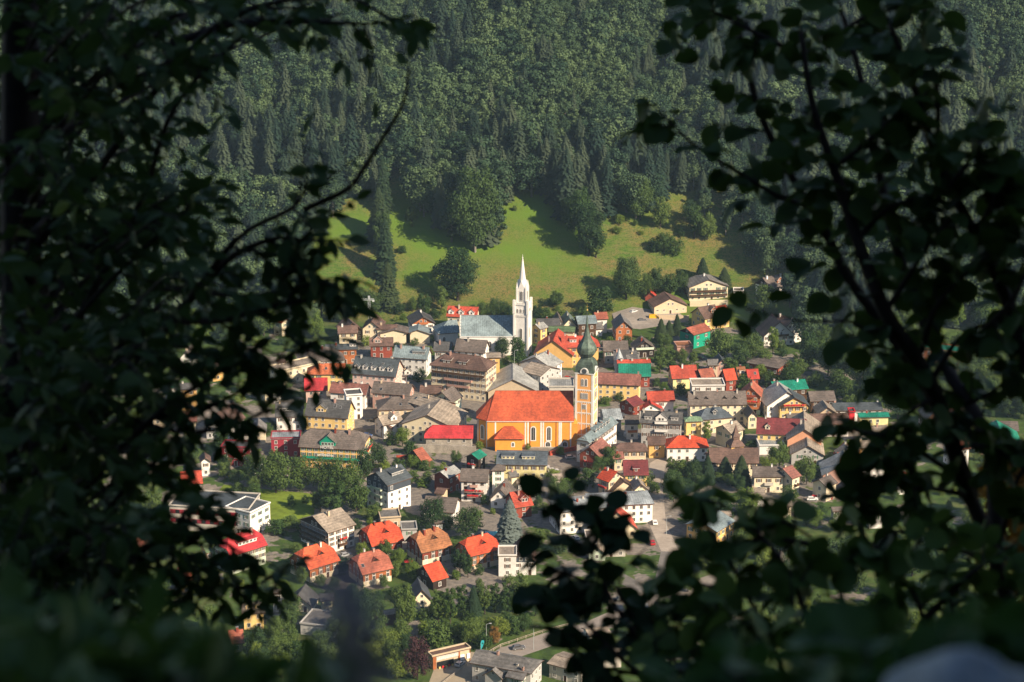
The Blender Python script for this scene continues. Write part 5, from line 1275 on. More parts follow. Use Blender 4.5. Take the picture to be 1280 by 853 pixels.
for t in [(592,314,108,62,'d','g1',"huge round tree reaching down from the wood into the meadow"),(572,376,66,52,'d','g1',"large round tree low on the meadow left of the white spire"),(610,300,60,40,'d','b1',"darker tree beside the huge round meadow tree"),
    (479,262,62,22,'c'),(474,300,66,28,'c'),(482,345,72,26,'c'),(485,385,58,26,'c'),(478,322,60,26,'d','t0'),(515,277,18,20,'b'),
    (736,320,66,40,'d','g0',"dark tree group leader in the middle of the meadow"),(724,300,66,34,'b','g0',"tall pale crown above the middle meadow tree"),(745,322,38,22,'b'),(713,285,40,30,'d'),
    (783,374,54,40,'d','g1',"large dark oval tree behind the tiny red garden hut"),(750,392,34,44,'d'),(695,384,20,22,'d'),(820,368,34,24,'d'),(808,372,30,18,'b'),(838,368,26,26,'b'),(850,366,30,24,'d'),(878,352,30,17,'c'),(905,360,26,17,'c'),
    (830,316,26,24,'b'),(842,318,22,26,'b'),(818,314,16,20,'d'),(868,298,44,26,'b'),(884,300,34,30,'b'),(825,286,40,26,'b'),(800,275,52,34,'b','g0'),(862,280,30,22,'d'),(545,348,16,12,'b'),
    (552,388,32,18,'b'),(530,388,22,20,'b'),(516,390,18,14,'b'),(500,394,16,14,'d'),(592,397,16,20,'d'),(604,396,18,18,'b'),(618,395,22,20,'d'),(630,394,18,18,'b'),(636,396,14,16,'d'),(672,398,18,14,'d'),(682,398,14,18,'b'),(700,399,14,18,'b'),(730,396,14,16,'b'),
    (378,418,60,30,'c','c2'),(402,396,48,26,'b'),(418,402,40,26,'b'),(440,396,38,30,'d'),(395,424,34,26,'l'),(430,404,24,24,'b'),(465,392,30,30,'d'),(450,378,20,16,'b'),
    (648,458,38,24,'b','b0'),(628,446,24,20,'d'),(660,430,16,8,'d','t0'),
    (345,616,52,50,'b','b2'),(318,606,40,40,'b'),(375,614,44,38,'b'),(402,614,42,42,'b'),(430,618,48,46,'b','b3'),(455,600,40,26,'d'),(445,640,44,40,'b'),(418,650,56,32,'b'),(400,640,30,26,'d'),
    (541,664,44,38,'d','b3',"dark round tree before the low dark roofed house"),(586,672,40,40,'d','b3',"dark round tree beside the dark round one, right of it"),(637,678,56,30,'s','c2'),(468,652,24,22,'b'),(560,662,20,22,'b'),
    (503,558,26,20,'l'),(516,586,18,18,'l'),(473,586,34,24,'d'),(458,566,20,20,'b'),(570,582,20,16,'b'),(488,556,16,20,'b'),(530,588,14,20,'b'),
    (762,586,30,28,'b'),(748,592,22,20,'b'),(735,608,24,30,'b'),(697,624,30,28,'b'),(714,616,18,24,'d'),(704,646,26,26,'l'),(692,600,14,24,'l'),(660,562,8,9,'l'),
    (774,502,12,14,'b'),(757,504,8,22,'b'),(808,606,18,24,'b'),(818,616,14,18,'l'),
    (842,628,40,32,'d','b3'),(838,594,24,14,'b'),(850,602,30,26,'b'),(866,606,32,22,'d'),(884,604,36,18,'c','c2'),(906,600,30,20,'c'),(926,606,38,22,'c','c2'),(858,620,24,24,'d'),(874,614,22,24,'d'),(840,612,26,24,'b'),
    (883,556,32,14,'l','t0'),(910,552,22,8,'b','t1'),(974,584,32,34,'b'),(960,588,20,22,'l'),(940,560,10,24,'b'),(945,500,12,18,'l'),(928,520,14,16,'l'),(1008,606,36,26,'b'),(1000,590,16,18,'l'),(1020,596,14,16,'d'),
    (826,428,30,16,'c'),(836,420,20,12,'c'),(846,418,26,12,'c','c0'),(830,436,20,22,'b'),(825,466,34,20,'b'),(838,456,22,22,'b'),(852,458,22,18,'b'),(866,455,16,14,'b'),
    (898,452,42,36,'b','b1',"large grey green tree in front of the barn with teal green side"),(940,452,36,30,'b'),(925,458,30,30,'d'),(955,460,24,26,'b'),(966,442,36,16,'l'),(955,388,15,18,'b'),(965,402,24,18,'b'),(990,382,24,20,'d'),(938,392,16,16,'l'),
    (965,484,20,24,'b'),(985,482,24,24,'b'),(930,488,20,24,'b'),(950,478,22,22,'l'),(998,470,22,24,'b'),(912,470,24,26,'b'),
    (1010,462,50,30,'b'),(1035,470,48,34,'d'),(1055,476,52,34,'b'),(1075,488,56,36,'b'),(1095,492,50,34,'b'),(1050,440,34,26,'b'),(1030,440,34,24,'b'),(1085,455,40,30,'d'),(1110,500,30,30,'d'),(1105,470,50,34,'d'),(1130,505,40,30,'b'),
    (1165,440,34,34,'l'),(1155,480,34,28,'b'),(1180,475,34,30,'b'),(1195,470,26,26,'d'),(1170,500,28,30,'d'),(1210,490,36,30,'d'),(1240,495,44,34,'b'),(1265,485,40,34,'d'),(1215,560,32,24,'b'),(1232,598,30,26,'b'),(1260,520,30,30,'d'),
    (522,850,56,36,'p','b2',"purple leaved tree in front of the orange shop"),(508,786,56,34,'b','b1'),(548,778,44,20,'b','t1'),(563,780,50,20,'b','t0'),(578,770,42,22,'b'),(592,772,42,18,'c'),(606,768,40,20,'b'),(619,766,40,20,'b'),(634,768,42,22,'b'),(651,766,52,32,'b','b1'),(669,770,34,22,'d'),
    (545,810,34,48,'b'),(590,806,34,32,'b'),(606,812,22,26,'b'),(626,796,26,26,'l'),(612,790,18,20,'l'),(640,793,26,30,'b'),(655,790,24,26,'b'),(618,806,24,20,'o'),(575,798,20,20,'l'),(530,796,20,24,'l'),
    (448,786,60,38,'b'),(470,806,46,30,'b'),(425,800,40,36,'b'),(415,845,44,40,'b'),(440,835,40,36,'d'),(465,840,40,34,'l'),(492,838,40,32,'b'),(400,815,30,30,'d'),(380,840,40,40,'b'),(350,830,36,36,'b'),(320,820,36,34,'d'),
    (345,668,20,34,'b'),(362,660,16,30,'b'),(380,664,16,28,'b'),(700,690,20,30,'d'),(482,700,26,24,'b'),(495,722,20,20,'b'),(575,715,30,24,'d','t1'),(585,722,30,16,'d'),(430,716,20,18,'b'),(410,752,18,12,'c'),
    (905,655,30,34,'d'),(890,648,20,24,'b'),(930,700,40,34,'b'),(975,700,50,40,'b'),(1000,712,44,36,'b'),(955,722,40,28,'l'),(985,735,44,30,'b'),(1015,740,40,34,'b'),(1040,715,44,36,'d'),(1060,700,36,30,'b'),(1080,712,36,32,'l'),(1045,665,24,24,'b'),
    (1020,660,24,20,'l'),(1070,740,36,30,'b'),(1000,770,30,30,'l'),(1230,650,50,44,'l'),(1250,690,40,40,'b'),(1210,700,40,34,'d'),(1180,680,36,34,'b'),(1140,720,40,36,'b'),(1110,745,36,34,'d'),(1260,760,40,40,'b'),(1160,760,40,36,'b'),
    (880,760,30,30,'b'),(860,740,26,26,'l'),(830,775,28,28,'b'),(900,790,34,30,'d'),(950,790,30,34,'b'),(720,745,24,24,'l'),(705,760,26,20,'b'),(790,765,20,22,'l'),(800,800,26,26,'b'),(1020,800,34,34,'b'),(1080,790,36,36,'d'),
    (60,430,34,30,'b'),(120,440,40,34,'d'),(160,450,36,30,'b'),(200,440,40,32,'b'),(250,430,44,34,'l'),(290,425,44,34,'b'),(330,420,44,34,'b'),(355,412,40,28,'l'),(40,480,30,30,'b'),(20,540,40,34,'b'),(90,520,34,30,'b'),(150,560,34,30,'d'),
    (60,600,36,34,'b'),(120,610,34,32,'l'),(200,575,34,30,'b'),(190,640,34,30,'b'),(150,690,40,34,'d'),(220,700,34,30,'b'),(60,720,40,36,'b'),(250,745,26,26,'l'),(200,760,34,34,'b'),(120,770,40,36,'d'),(260,790,34,30,'b'),(285,668,18,18,'b'),
    ]: tree(*t)
fill = [((905,1290,395,530), 42, 26, 44, 'bbdbl'), ((860,1290,640,800), 34, 22, 40, 'bbdbl'), ((300,520,770,850), 14, 26, 42, 'bbdl'), ((0,300,420,800), 22, 26, 42, 'bbdl'), ((280,345,560,660), 6, 20, 30, 'bd')]
q = random.Random(5)
for (x0, x1, y0, y1), cnt, h0, h1, kinds in fill:
    n = t_ = 0
    while n < cnt and t_ < 3000:
        t_ += 1; px, py = q.uniform(x0, x1), q.uniform(y0, y1); P = unproj(px, py)
        if inside(P.x, P.y, 4) or any((t[0].x-P.x)**2+(t[0].y-P.y)**2 < 40 for t in TREES): continue
        # keep whatever stands just behind from being covered
        if any(abs(fx-px) < 14 and 0 < py-fy < 26 for fx, fy, _, _ in FP) or (540 < px < 800): continue
        h = q.uniform(h0, h1); tree(px, py, h, h*q.uniform(.7, 1.0), q.choice(kinds)); n += 1
def scatter(x0, x1, y0, y1, cnt, h0, h1, kinds, seed, asp=1.3, poly=None, shp=None):
    q = random.Random(seed); n = t_ = 0
    while n < cnt and t_ < 2500:
        t_ += 1; px, py = q.uniform(x0, x1), q.uniform(y0, y1); P = unproj(px, py)
        if inside(P.x, P.y, 1.5) or (poly and not inpoly(px, py, poly)) or any((t[0].x-P.x)**2+(t[0].y-P.y)**2 < 7 for t in TREES): continue
        h = q.uniform(h0, h1); tree(px, py, h, h*q.uniform(asp*.8, asp*1.3), q.choice(kinds), shp or 'u%d' % (n % 2)); n += 1
scatter(440, 535, 735, 812, 16, 9, 20, 'bbld', 31); scatter(530, 640, 768, 800, 18, 9, 18, 'bblld', 32)
scatter(400, 700, 388, 402, 16, 5, 10, 'bdl', 33); scatter(600, 930, 250, 300, 14, 5, 13, 'bld', 34, poly=[(600,250),(700,255),(860,246),(930,310),(880,330),(800,300),(640,285)])
scatter(835, 960, 590, 665, 16, 10, 24, 'bbd', 36, asp=.95, shp='b1'); scatter(310, 520, 690, 765, 16, 12, 24, 'bdl', 37, asp=.95, shp='b2'); scatter(440, 800, 560, 690, 22, 7, 13, 'bdl', 38)
scatter(395, 560, 260, 330, 6, 4, 10, 'bld', 35)
# little garden trees between the houses, wherever there is room
q = random.Random(11); n = 0
while n < 185:
    x, y = q.uniform(-175, 215), q.uniform(700, 1030)
    px, py, f = proj((x, y, terrain(x, y)))
    if not (280 < px < 1240 and 395 < py < 800) or inside(x, y, 2.2): continue
    if any(seg for seg in [(p[0].x-x)**2+(p[0].y-y)**2 < 16 for p in TREES] if seg): continue
    if 585 < px < 670 and 462 < py < 560: continue
    if 805 < px < 850 and 570 < py < 720: continue
    if 540 < px < 800 and py > 770: continue
    if 560 < px < 760 and 540 < py < 580: continue
    k = q.choice('bbbdll'); h = q.uniform(2.8, 6.0); hp = h*FPX/f*.955
    tree(px, py, hp, hp*q.uniform(1.0, 1.5), k, 'u%d' % (n % 2) if n % 5 < 3 else None); n += 1
q = random.Random(17); n = t_ = 0
while n < 26 and t_ < 4000:
    t_ += 1; x, y = q.uniform(-110, 150), q.uniform(720, 1010); px, py, f = proj((x, y, 0))
    if not (430 < px < 1020 and 420 < py < 790) or inside(x, y, 1.3) or not inside(x, y, 4.5) or terrain(x, y) > .4 or any((t[0].x-x)**2+(t[0].y-y)**2 < 12 for t in TREES): continue
    col = q.choice(['white', 'silver', 'black', 'grey', 'blue', 'red', 'white', 'silver']); near = sorted(FP, key=lambda a: math.hypot(a[0]-px, a[1]-py))
    lb = None
    for a in near[:6]:
        s_ = '%s car parked beside the %s' % (col, a[2])
        if s_ not in USED: lb = s_; USED.add(s_); break
    if not lb: continue
    car('Z', px, py, q.choice([0, 15, -20, 70, 90, 110])+q.uniform(-5, 5), col, 'car', lb); TREES.append((Vector((x, y, 0)), 1)); n += 1
# ------------------------------------------------------------------ the wooded slope
MEAD = [(380,402),(383,300),(420,272),(462,258),(482,236),(500,238),(512,262),(540,287),(560,305),(600,320),(622,300),(614,262),(640,246),(690,255),(705,285),(745,285),(765,272),(800,280),(832,246),(862,244),(892,285),(915,300),(932,330),(948,362),(952,388),(1000,400),(1000,420),(380,420)]
fg = np.random.default_rng(5); spots = []
step = 7.6
for yy in np.arange(985, 1400, step):
    hw = .2327*yy*1.02+32
    for xx in np.arange(-hw, hw, step):
        x = xx+fg.uniform(-2.9, 2.9); y = yy+fg.uniform(-2.9, 2.9); z = terrain(x, y); px, py, f = proj((x, y, z))
        if y < 1062 and (380 < px < 960): continue
        if px <= 380 and y < 1035: continue
        if px >= 960 and (y < 1000 + (25 if px > 1120 else 0)): continue
        if px > 940 and y < 1075 and False: continue
        if inpoly(px, py, MEAD): continue
        if px > 930 and any(abs(fx-px) < 22 and -4 < py-fy < 45 and fy < 470 for fx, fy, _, _ in FP): continue
        if inside(x, y, 3): continue
        nz = noise.noise(Vector((x/45, y/45, 2.2))) + .5*noise.noise(Vector((x/14, y/14, 7.7)))
        con = nz + fg.normal()*.3 > .12
        tall = fg.uniform(.82, 1.2)+.35*noise.noise(Vector((x/30, y/30, 5.5)))
        h = (fg.uniform(22, 33) if con else fg.uniform(17, 27))*tall
        if fg.uniform() < .05: continue
        spots.append((y - .0*abs(x), x, y, z, h, con, nz, px, py))
spots.sort(key=lambda s: s[0])
vis = [s for s in spots if -10 < s[7] < 1290 and not (s[7] < 260) and not (960 < s[7] < 1180 and s[8] > 200)]
vis.sort(key=lambda s: -(s[8] - 0.0))
single = set(id(s) for s in vis[:45])
FS = [broad(70+k, 3000, .0195, w=.23+.04*k, bot=.12, lobes=17) for k in range(5)]
FC = [conifer(80+k, 32, 16, w=.13+.03*k, bot=.12) for k in range(3)]
fb1 = leafmat('slope_broadleaf', (.024,.055,.028), (.088,.135,.055), .2); fc1 = leafmat('slope_conifer', (.014,.033,.022), (.058,.078,.044), .1)
fpale = M('bark_pale', (.20,.18,.15), .95, .3, 3)
SM = {}
def whole(k, con):
    if (k, con) not in SM:
        (v, f), T = (FC if con else FS)[k]; tv, tf = join(T); V, Fq = join([(v, f), (tv, tf)])
        mi = np.concatenate([np.zeros(len(f)), np.ones(len(tf))]); SM[(k, con)] = arr_mesh('forest_tree', V, Fq, [fc1 if con else fb1, bark if con else fpale], mi)
    return SM[(k, con)]
PT = []
for s in spots:
    _, x, y, z, h, con, nz, px, py = s
    k = int(fg.integers(0, 3 if con else 5)); rot = fg.uniform(0, 6.28); w = h*fg.uniform(.85, 1.2)
    if id(s) in single:
        o = inst(whole(k, con), 'spruce_tree' if con else 'broadleaf_tree', None, (x, y, z-.3), rot, (w, w, h))
        tag(o, "tall dark spruce on the wooded slope around the meadow" if con else "leafy tree of the mixed wood around the upper meadow", 'tree', 'spruces of the wooded slope' if con else 'leafy trees of the wooded slope')
        continue
    PT.append((x, y, z-.3, w, h, rot, k+5 if con else k))
PT = np.array(PT)
me = D.meshes.new('forest'); me.vertices.add(len(PT)); me.vertices.foreach_set('co', PT[:, :3].astype(np.float32).ravel())
def attr(nm, ty, key, arr): q_ = me.attributes.new(nm, ty, 'POINT'); q_.data.foreach_set(key, arr.ravel())
attr('size', 'FLOAT_VECTOR', 'vector', PT[:, [3, 3, 4]].astype(np.float32)); attr('turn', 'FLOAT', 'value', PT[:, 5].astype(np.float32)); attr('sort', 'INT', 'value', PT[:, 6].astype(np.int32))
me.update(); fo = D.objects.new('forest', me); COL.objects.link(fo); tag(fo, "dense mixed wood covering the mountain slope", kind='stuff')
pc = D.collections.new('wood_shapes')
for k in range(5): pc.objects.link(D.objects.new('wood_%02d' % k, whole(k, False)))
for k in range(3): pc.objects.link(D.objects.new('wood_%02d' % (k+5), whole(k, True)))
ng = D.node_groups.new('wood', 'GeometryNodeTree'); ng.interface.new_socket('Geometry', in_out='INPUT', socket_type='NodeSocketGeometry'); ng.interface.new_socket('Geometry', in_out='OUTPUT', socket_type='NodeSocketGeometry')
N = ng.nodes; gi = N.new('NodeGroupInput'); go = N.new('NodeGroupOutput'); ip = N.new('GeometryNodeInstanceOnPoints'); ci = N.new('GeometryNodeCollectionInfo')
ci.inputs['Collection'].default_value = pc; ci.inputs['Separate Children'].default_value = True; ci.inputs['Reset Children'].default_value = True
def na(nm, ty): a_ = N.new('GeometryNodeInputNamedAttribute'); a_.data_type = ty; a_.inputs[0].default_value = nm; return a_.outputs[0]
cxyz = N.new('ShaderNodeCombineXYZ'); K = ng.links.new
K(gi.outputs[0], ip.inputs['Points']); K(ci.outputs[0], ip.inputs['Instance']); ip.inputs['Pick Instance'].default_value = True
K(na('sort', 'INT'), ip.inputs['Instance Index']); K(na('turn', 'FLOAT'), cxyz.inputs[2]); K(cxyz.outputs[0], ip.inputs['Rotation']); K(na('size', 'FLOAT_VECTOR'), ip.inputs['Scale']); K(ip.outputs[0], go.inputs[0])
md = fo.modifiers.new('wood', 'NODES'); md.node_group = ng
print('forest trees', len(spots))
# ------------------------------------------------------------------ foreground trees and bushes around the viewpoint
LEAFM = {}
def fleaf(name, col, col2): return leafmat(name, col, col2, .3, rough=.55)
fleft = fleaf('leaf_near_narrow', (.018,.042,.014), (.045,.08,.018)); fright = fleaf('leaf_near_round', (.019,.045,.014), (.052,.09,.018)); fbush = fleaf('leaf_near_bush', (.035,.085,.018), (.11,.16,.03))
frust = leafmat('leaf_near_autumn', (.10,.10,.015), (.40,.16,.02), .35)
twigm = M('twig_bark', (.035,.024,.02), .9, .3, 20)
def leaf_shape(kind):
    if kind == 'narrow': W_ = [0, .17, .235, .19, .09, 0]; ts = [0, .2, .42, .66, .86, 1]
    else: W_ = [0, .33, .43, .39, .22, 0]; ts = [0, .18, .42, .66, .87, 1]
    vs = []
    for t, w in zip(ts, W_): z = -.18*t*t; vs += [(-w, t, z+.28*w), (0, t, z), (w, t, z+.28*w)]
    fs = []
    for i in range(5): a = i*3; fs += [(a, a+1, a+4, a+3), (a+1, a+2, a+5, a+4)]
    return np.array(vs), np.array(fs)
class Plant:
    def __init__(s, seed, kind, size): s.g = np.random.default_rng(seed); s.lv, s.lf = leaf_shape(kind); s.size = size; s.V = []; s.F = []; s.n = 0; s.wood = MB()
    def leaf(s, p, d):
        g = s.g; d = np.array(d)+g.normal(size=3)*.35 + np.array([0, 0, -.25]); d /= np.linalg.norm(d)
        n = np.array([0, 0, 1.])*.9+g.normal(size=3)*.75; u = np.cross(d, n); u /= np.linalg.norm(u)+1e-9; n = np.cross(u, d)
        sc = s.size*g.uniform(.6, 1.2)
        A = (s.lv[:, 0:1]*u + s.lv[:, 1:2]*d + s.lv[:, 2:3]*n)*sc + np.array(p)
        s.V.append(A); s.F.append(s.lf+s.n); s.n += len(A)
    def spray(s, p, d, length, n, r=.004):
        g = s.g; p = np.array(p); d = np.array(d, float); d /= np.linalg.norm(d); pts = [p.copy()]
        m = 5
        for i in range(m):
            d = d+g.normal(size=3)*.13+np.array([0, 0, -.03]); d /= np.linalg.norm(d); pts.append(pts[-1]+d*length/m)
        s.wood.tube([tuple(q) for q in pts], [r*(1-.15*i) for i in range(m+1)], 4, cap=False)
        for i in range(n):
            t = (i+.7)/n*m; k = min(int(t), m-1); q = pts[k]+(pts[k+1]-pts[k])*(t-k); dd = pts[k+1]-pts[k]; dd /= np.linalg.norm(dd)
            side = np.cross(dd, [0, 0, 1]); side /= np.linalg.norm(side)+1e-9
            s.leaf(q, dd*.5+side*(1 if i % 2 else -1)*.9)
        s.leaf(pts[-1], d)
    def limb(s, pts, r0, r1, nsp, sl, nl, start=.1, wig=.0):
        """pts: world points; leafy side shoots along it"""
        g = s.g; P = [np.array(p, float) for p in pts]
        # smooth subdivision
        Q = []
        for i in range(len(P)-1):
            a = P[max(i-1, 0)]; b = P[i]; c = P[i+1]; e = P[min(i+2, len(P)-1)]
            for t in (0, .25, .5, .75): Q.append(.5*((2*b)+(c-a)*t+(2*a-5*b+4*c-e)*t*t+(3*b-a-3*c+e)*t**3))
        Q.append(P[-1]); m = len(Q)-1
        s.wood.tube([tuple(q) for q in Q], [r0+(r1-r0)*i/m for i in range(m+1)], 6)
        for k in range(nsp):
            t = start+(1-start)*(k+g.uniform(0, 1))/nsp; x = t*m; i = min(int(x), m-1); p = Q[i]+(Q[i+1]-Q[i])*(x-i); d = Q[i+1]-Q[i]; d /= np.linalg.norm(d)+1e-9
            o = g.normal(size=3); o -= d*o.dot(d); o /= np.linalg.norm(o)
            s.spray(p, d*.6+o*.9, sl*g.uniform(.5, 1.25), max(2, int(nl*g.uniform(.6, 1.3))))
        s.spray(Q[-1], Q[-1]-Q[-2], sl*.7, nl)
    def build(s, name, label, cat, mat, wood='branches', trunkname='trunk'):
        g = empty(name, (0, 0, 0)); tag(g, label, cat)
        me = arr_mesh('crown', np.concatenate(s.V), np.concatenate(s.F), [mat]); me.polygons.foreach_set('use_smooth', [True]*len(me.polygons))
        inst(me, 'crown', g); s.wood.build(wood, twigm, g, smooth=True); return g
def pl(*a): return [tuple(at(*p)) for p in a]
q = random.Random(3)
# left tree: a leaning trunk outside the frame edge and limbs reaching right
T = Plant(1, 'narrow', .068)
T.limb(pl((60,1900,6.6),(40,1200,6.5),(30,853,6.4),(28,560,6.3),(26,300,6.2),(25,60,6.1),(30,-120,6.0)), .085, .045, 26, .5, 8, .3)
# main reaching limbs (pixel, depth in metres)
for a in [((26,330,6.2),(140,220,6.0),(215,100,5.8),(300,20,5.6),(430,-5,5.5),(492,20,5.4)), ((26,200,6.2),(110,90,6.3),(230,20,6.3),(380,10,6.2)),
          ((28,560,6.3),(120,400,6.1),(210,250,5.9),(262,130,5.8),(330,30,5.7)), ((215,60,5.8),(300,30,5.7),(390,28,5.6),(470,30,5.6)),
          ((28,640,6.3),(150,520,6),(260,400,5.7),(350,300,5.5),(430,262,5.4),(450,240,5.35)), ((260,400,5.7),(330,330,5.6),(400,300,5.5),(452,300,5.5)),
           ((260,400,5.7),(330,400,5.6),(410,382,5.5),(462,375,5.5)),
          ((28,700,6.3),(150,620,6),(250,520,5.8),(330,470,5.7),(400,430,5.6)), ((250,520,5.8),(300,520,5.8),(370,490,5.7)),
          ((40,760,6.3),(150,700,6.1),(230,600,6),(290,560,5.9)), ((40,800,6.3),(160,760,6),(240,700,5.8),(320,640,5.7)), ((240,700,5.8),(290,690,5.7),(350,700,5.6)),
          ((26,430,6.2),(110,340,6.4),(190,300,6.5),(280,250,6.5)), ((28,500,6.3),(100,480,6.4),(190,430,6.4),(300,400,6.3))]:
    T.limb(pl(*[(x-max(0, (y-380)*.12)*(x > 60)-10*(x > 60)-(62*(x-60)/400 if x > 60 and y > 110 else 0), y, d) for x, y, d in a]), .014, .004, 9, .16, 7, .2)
T.limb(pl((380,262,5.45),(432,238,5.4),(452,215,5.4),(480,170,5.35),(504,130,5.3),(511,92,5.3)), .0085, .0035, 0, .05, 1, .3)
for a in [((190,430,6.0),(270,440,5.8),(330,455,5.6),(385,430,5.5)), ((150,520,6),(230,540,5.8),(300,530,5.6),(345,500,5.5)), ((200,360,6),(300,370,5.7),(370,360,5.5),(405,350,5.5)),
          ((150,700,6.1),(230,720,5.8),(300,735,5.6),(345,720,5.5)), ((160,640,6),(230,650,5.8),(300,690,5.6))]:
    T.limb(pl(*a), .008, .003, 7, .11, 7, .3)
# the fullness of the crown: many boughs off the trunk at different depths
g5 = np.random.default_rng(21)
def edge(y):
    ys = [-60,0,50,75,110,150,190,240,300,350,400,450,500,560,620,680,740,800,900]; xs = [400,440,400,290,260,225,240,300,310,315,300,300,265,225,195,175,205,240,270]
    return float(np.interp(y, ys, xs))
nb = 0
while nb < 150:
    y = g5.uniform(-40, 900); e = edge(y); x = e*g5.uniform(0, 1)**.75 - 15
    pr = 1.0 if x < e*.5 else .45
    if 75 < y < 190 and x > 240: pr *= .35
    if 430 < y < 600 and 150 < x < 300: pr *= .75
    if g5.uniform() > pr: continue
    dp = g5.uniform(4.4, 8.2); d0 = g5.uniform(5.8, 6.6)
    y0 = min(1000, y+x*g5.uniform(.3, .75)+20); x0 = 26+ (x-26)*.15
    T.limb(pl((x0, y0, d0), ((x+x0)/2, (y+y0)/2-8, (dp+d0)/2), (x, y, dp)), .009, .003, 5, .2, 7, .5); nb += 1
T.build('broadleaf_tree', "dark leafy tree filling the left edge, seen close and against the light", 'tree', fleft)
# right tree: hazel with several stems
T = Plant(2, 'round', .070)
S = [((1330,1700,6.2),(1300,1100,6),(1262,853,5.9),(1222,700,5.8),(1190,620,5.8),(1150,510,5.8),(1100,430,5.8),(1040,350,5.8),(1005,280,5.8),(970,225,5.8),(920,140,5.8),(895,70,5.8),(868,5,5.8)),
     ((1190,620,5.8),(1140,480,5.6),(1085,390,5.5),(1050,300,5.5),(1020,210,5.5),(985,130,5.5),(960,40,5.5)),
     ((1222,700,5.8),(1215,560,6),(1150,440,6.2),(1105,330,6.2),(1080,230,6.2),(1050,120,6.2),(1010,20,6.2)),
     ((1330,900,6),(1310,640,5.7),(1280,500,5.6),(1235,370,5.6),(1195,290,5.6),(1150,200,5.6),(1110,110,5.6),(1070,30,5.6))]
NS = [(25,.15,5,.34),(20,.14,5,.15),(27,.15,5,.2),(32,.16,6,.1)]
for a, (ns, sl, nl, st) in zip(S, NS): T.limb(pl(*[(x+22+max(0, (200-y)*.12), y, d) for x, y, d in a]), .026, .006, ns, sl, nl, st)
for a in [((1000,262,5.8),(950,245,5.7),(900,215,5.7),(850,185,5.6),(815,152,5.6)), ((1100,300,5.6),(1150,250,5.5),(1190,200,5.5),(1205,160,5.5)), ((1150,220,5.6),(1150,120,5.6),(1140,70,5.6),(1120,30,5.6)),
          ((1195,290,5.6),(1215,260,5.5),(1225,230,5.5)), 
          ((1200,420,5.6),(1240,380,5.5),(1262,340,5.5),(1285,320,5.5)), ((1180,600,5.8),(1120,560,5.6),(1080,545,5.5),(1045,538,5.4)), ((1190,620,5.8),(1130,610,5.6),(1060,620,5.5)),
          ((1222,700,5.8),(1250,600,5.8),(1280,560,5.8)), ((1140,480,5.6),(1180,420,5.6),(1230,400,5.6)), ((1085,390,5.5),(1130,320,5.5),(1160,280,5.5)), ((1050,300,5.5),(1090,260,5.5),(1150,240,5.5)),
          ((1222,700,5.8),(1180,690,5.6),(1130,680,5.6),(1080,640,5.5)), ((1150,510,5.8),(1200,500,5.7),(1260,460,5.7)), ((1020,210,5.5),(1060,180,5.5),(1090,150,5.5)), ((960,60,5.6),(920,40,5.6),(860,10,5.6)), ((1010,60,5.8),(1060,20,5.8),(1120,10,5.8)),
          ((1130,440,5.6),(1150,380,5.5),(1200,330,5.5)), ((1140,500,5.6),(1110,520,5.5),(1080,560,5.5)), ((1170,560,5.7),(1220,560,5.6),(1270,600,5.6))]:
    T.limb(pl(*[(x+22, y, d) for x, y, d in a]), .009, .003, 7, .11, 4, .15)
T.wood.tube(pl((1102,422,5.6),(1062,402,5.5),(1000,402,5.5),(940,388,5.4),(915,378,5.4)), [.005,.004,.003,.002,.0015], 5)
for k in range(7): T.leaf(at(905+k*9+(k % 2)*3, 375+(k % 3)*12, 5.4), ((-1)**k*.6, 0, .5-.4*(k % 3)))
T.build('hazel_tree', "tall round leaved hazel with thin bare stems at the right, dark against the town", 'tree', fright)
# shrub rising through the lower middle
T = Plant(3, 'round', .062)
for a in [((870,1500,5.4),(840,1000,5.3),(800,853,5.2),(765,790,5.2),(725,720,5.2),(700,665,5.2),(678,618,5.2)), ((800,853,5.2),(760,760,5.1),(720,690,5.1)), ((790,840,5.2),(730,790,5),(690,750,5),(655,735,5)),
          ((840,1000,5.3),(830,860,5.3),(800,790,5.3),(780,760,5.3)), ((725,720,5.2),(690,700,5.2),(665,690,5.2)), ((700,665,5.2),(665,640,5.2),(655,618,5.2)),
          ((700,665,5.2),(712,640,5.2)), ((780,820,5.2),(720,810,5.1),(690,800,5.1)), ((765,790,5.2),(740,740,5.2),(700,720,5.2)), ((800,853,5.2),(800,800,5.1),(780,760,5.1)), ((790,840,5.2),(760,830,5.1),(735,835,5.1))]:
    T.limb(pl(*[(x+38, y+26, d) for x, y, d in a]), .008, .003, 5, .09, 3, .3)
T.build('shrub', "dark round leaved shrub rising in the lower middle before the houses", 'shrub', fright)
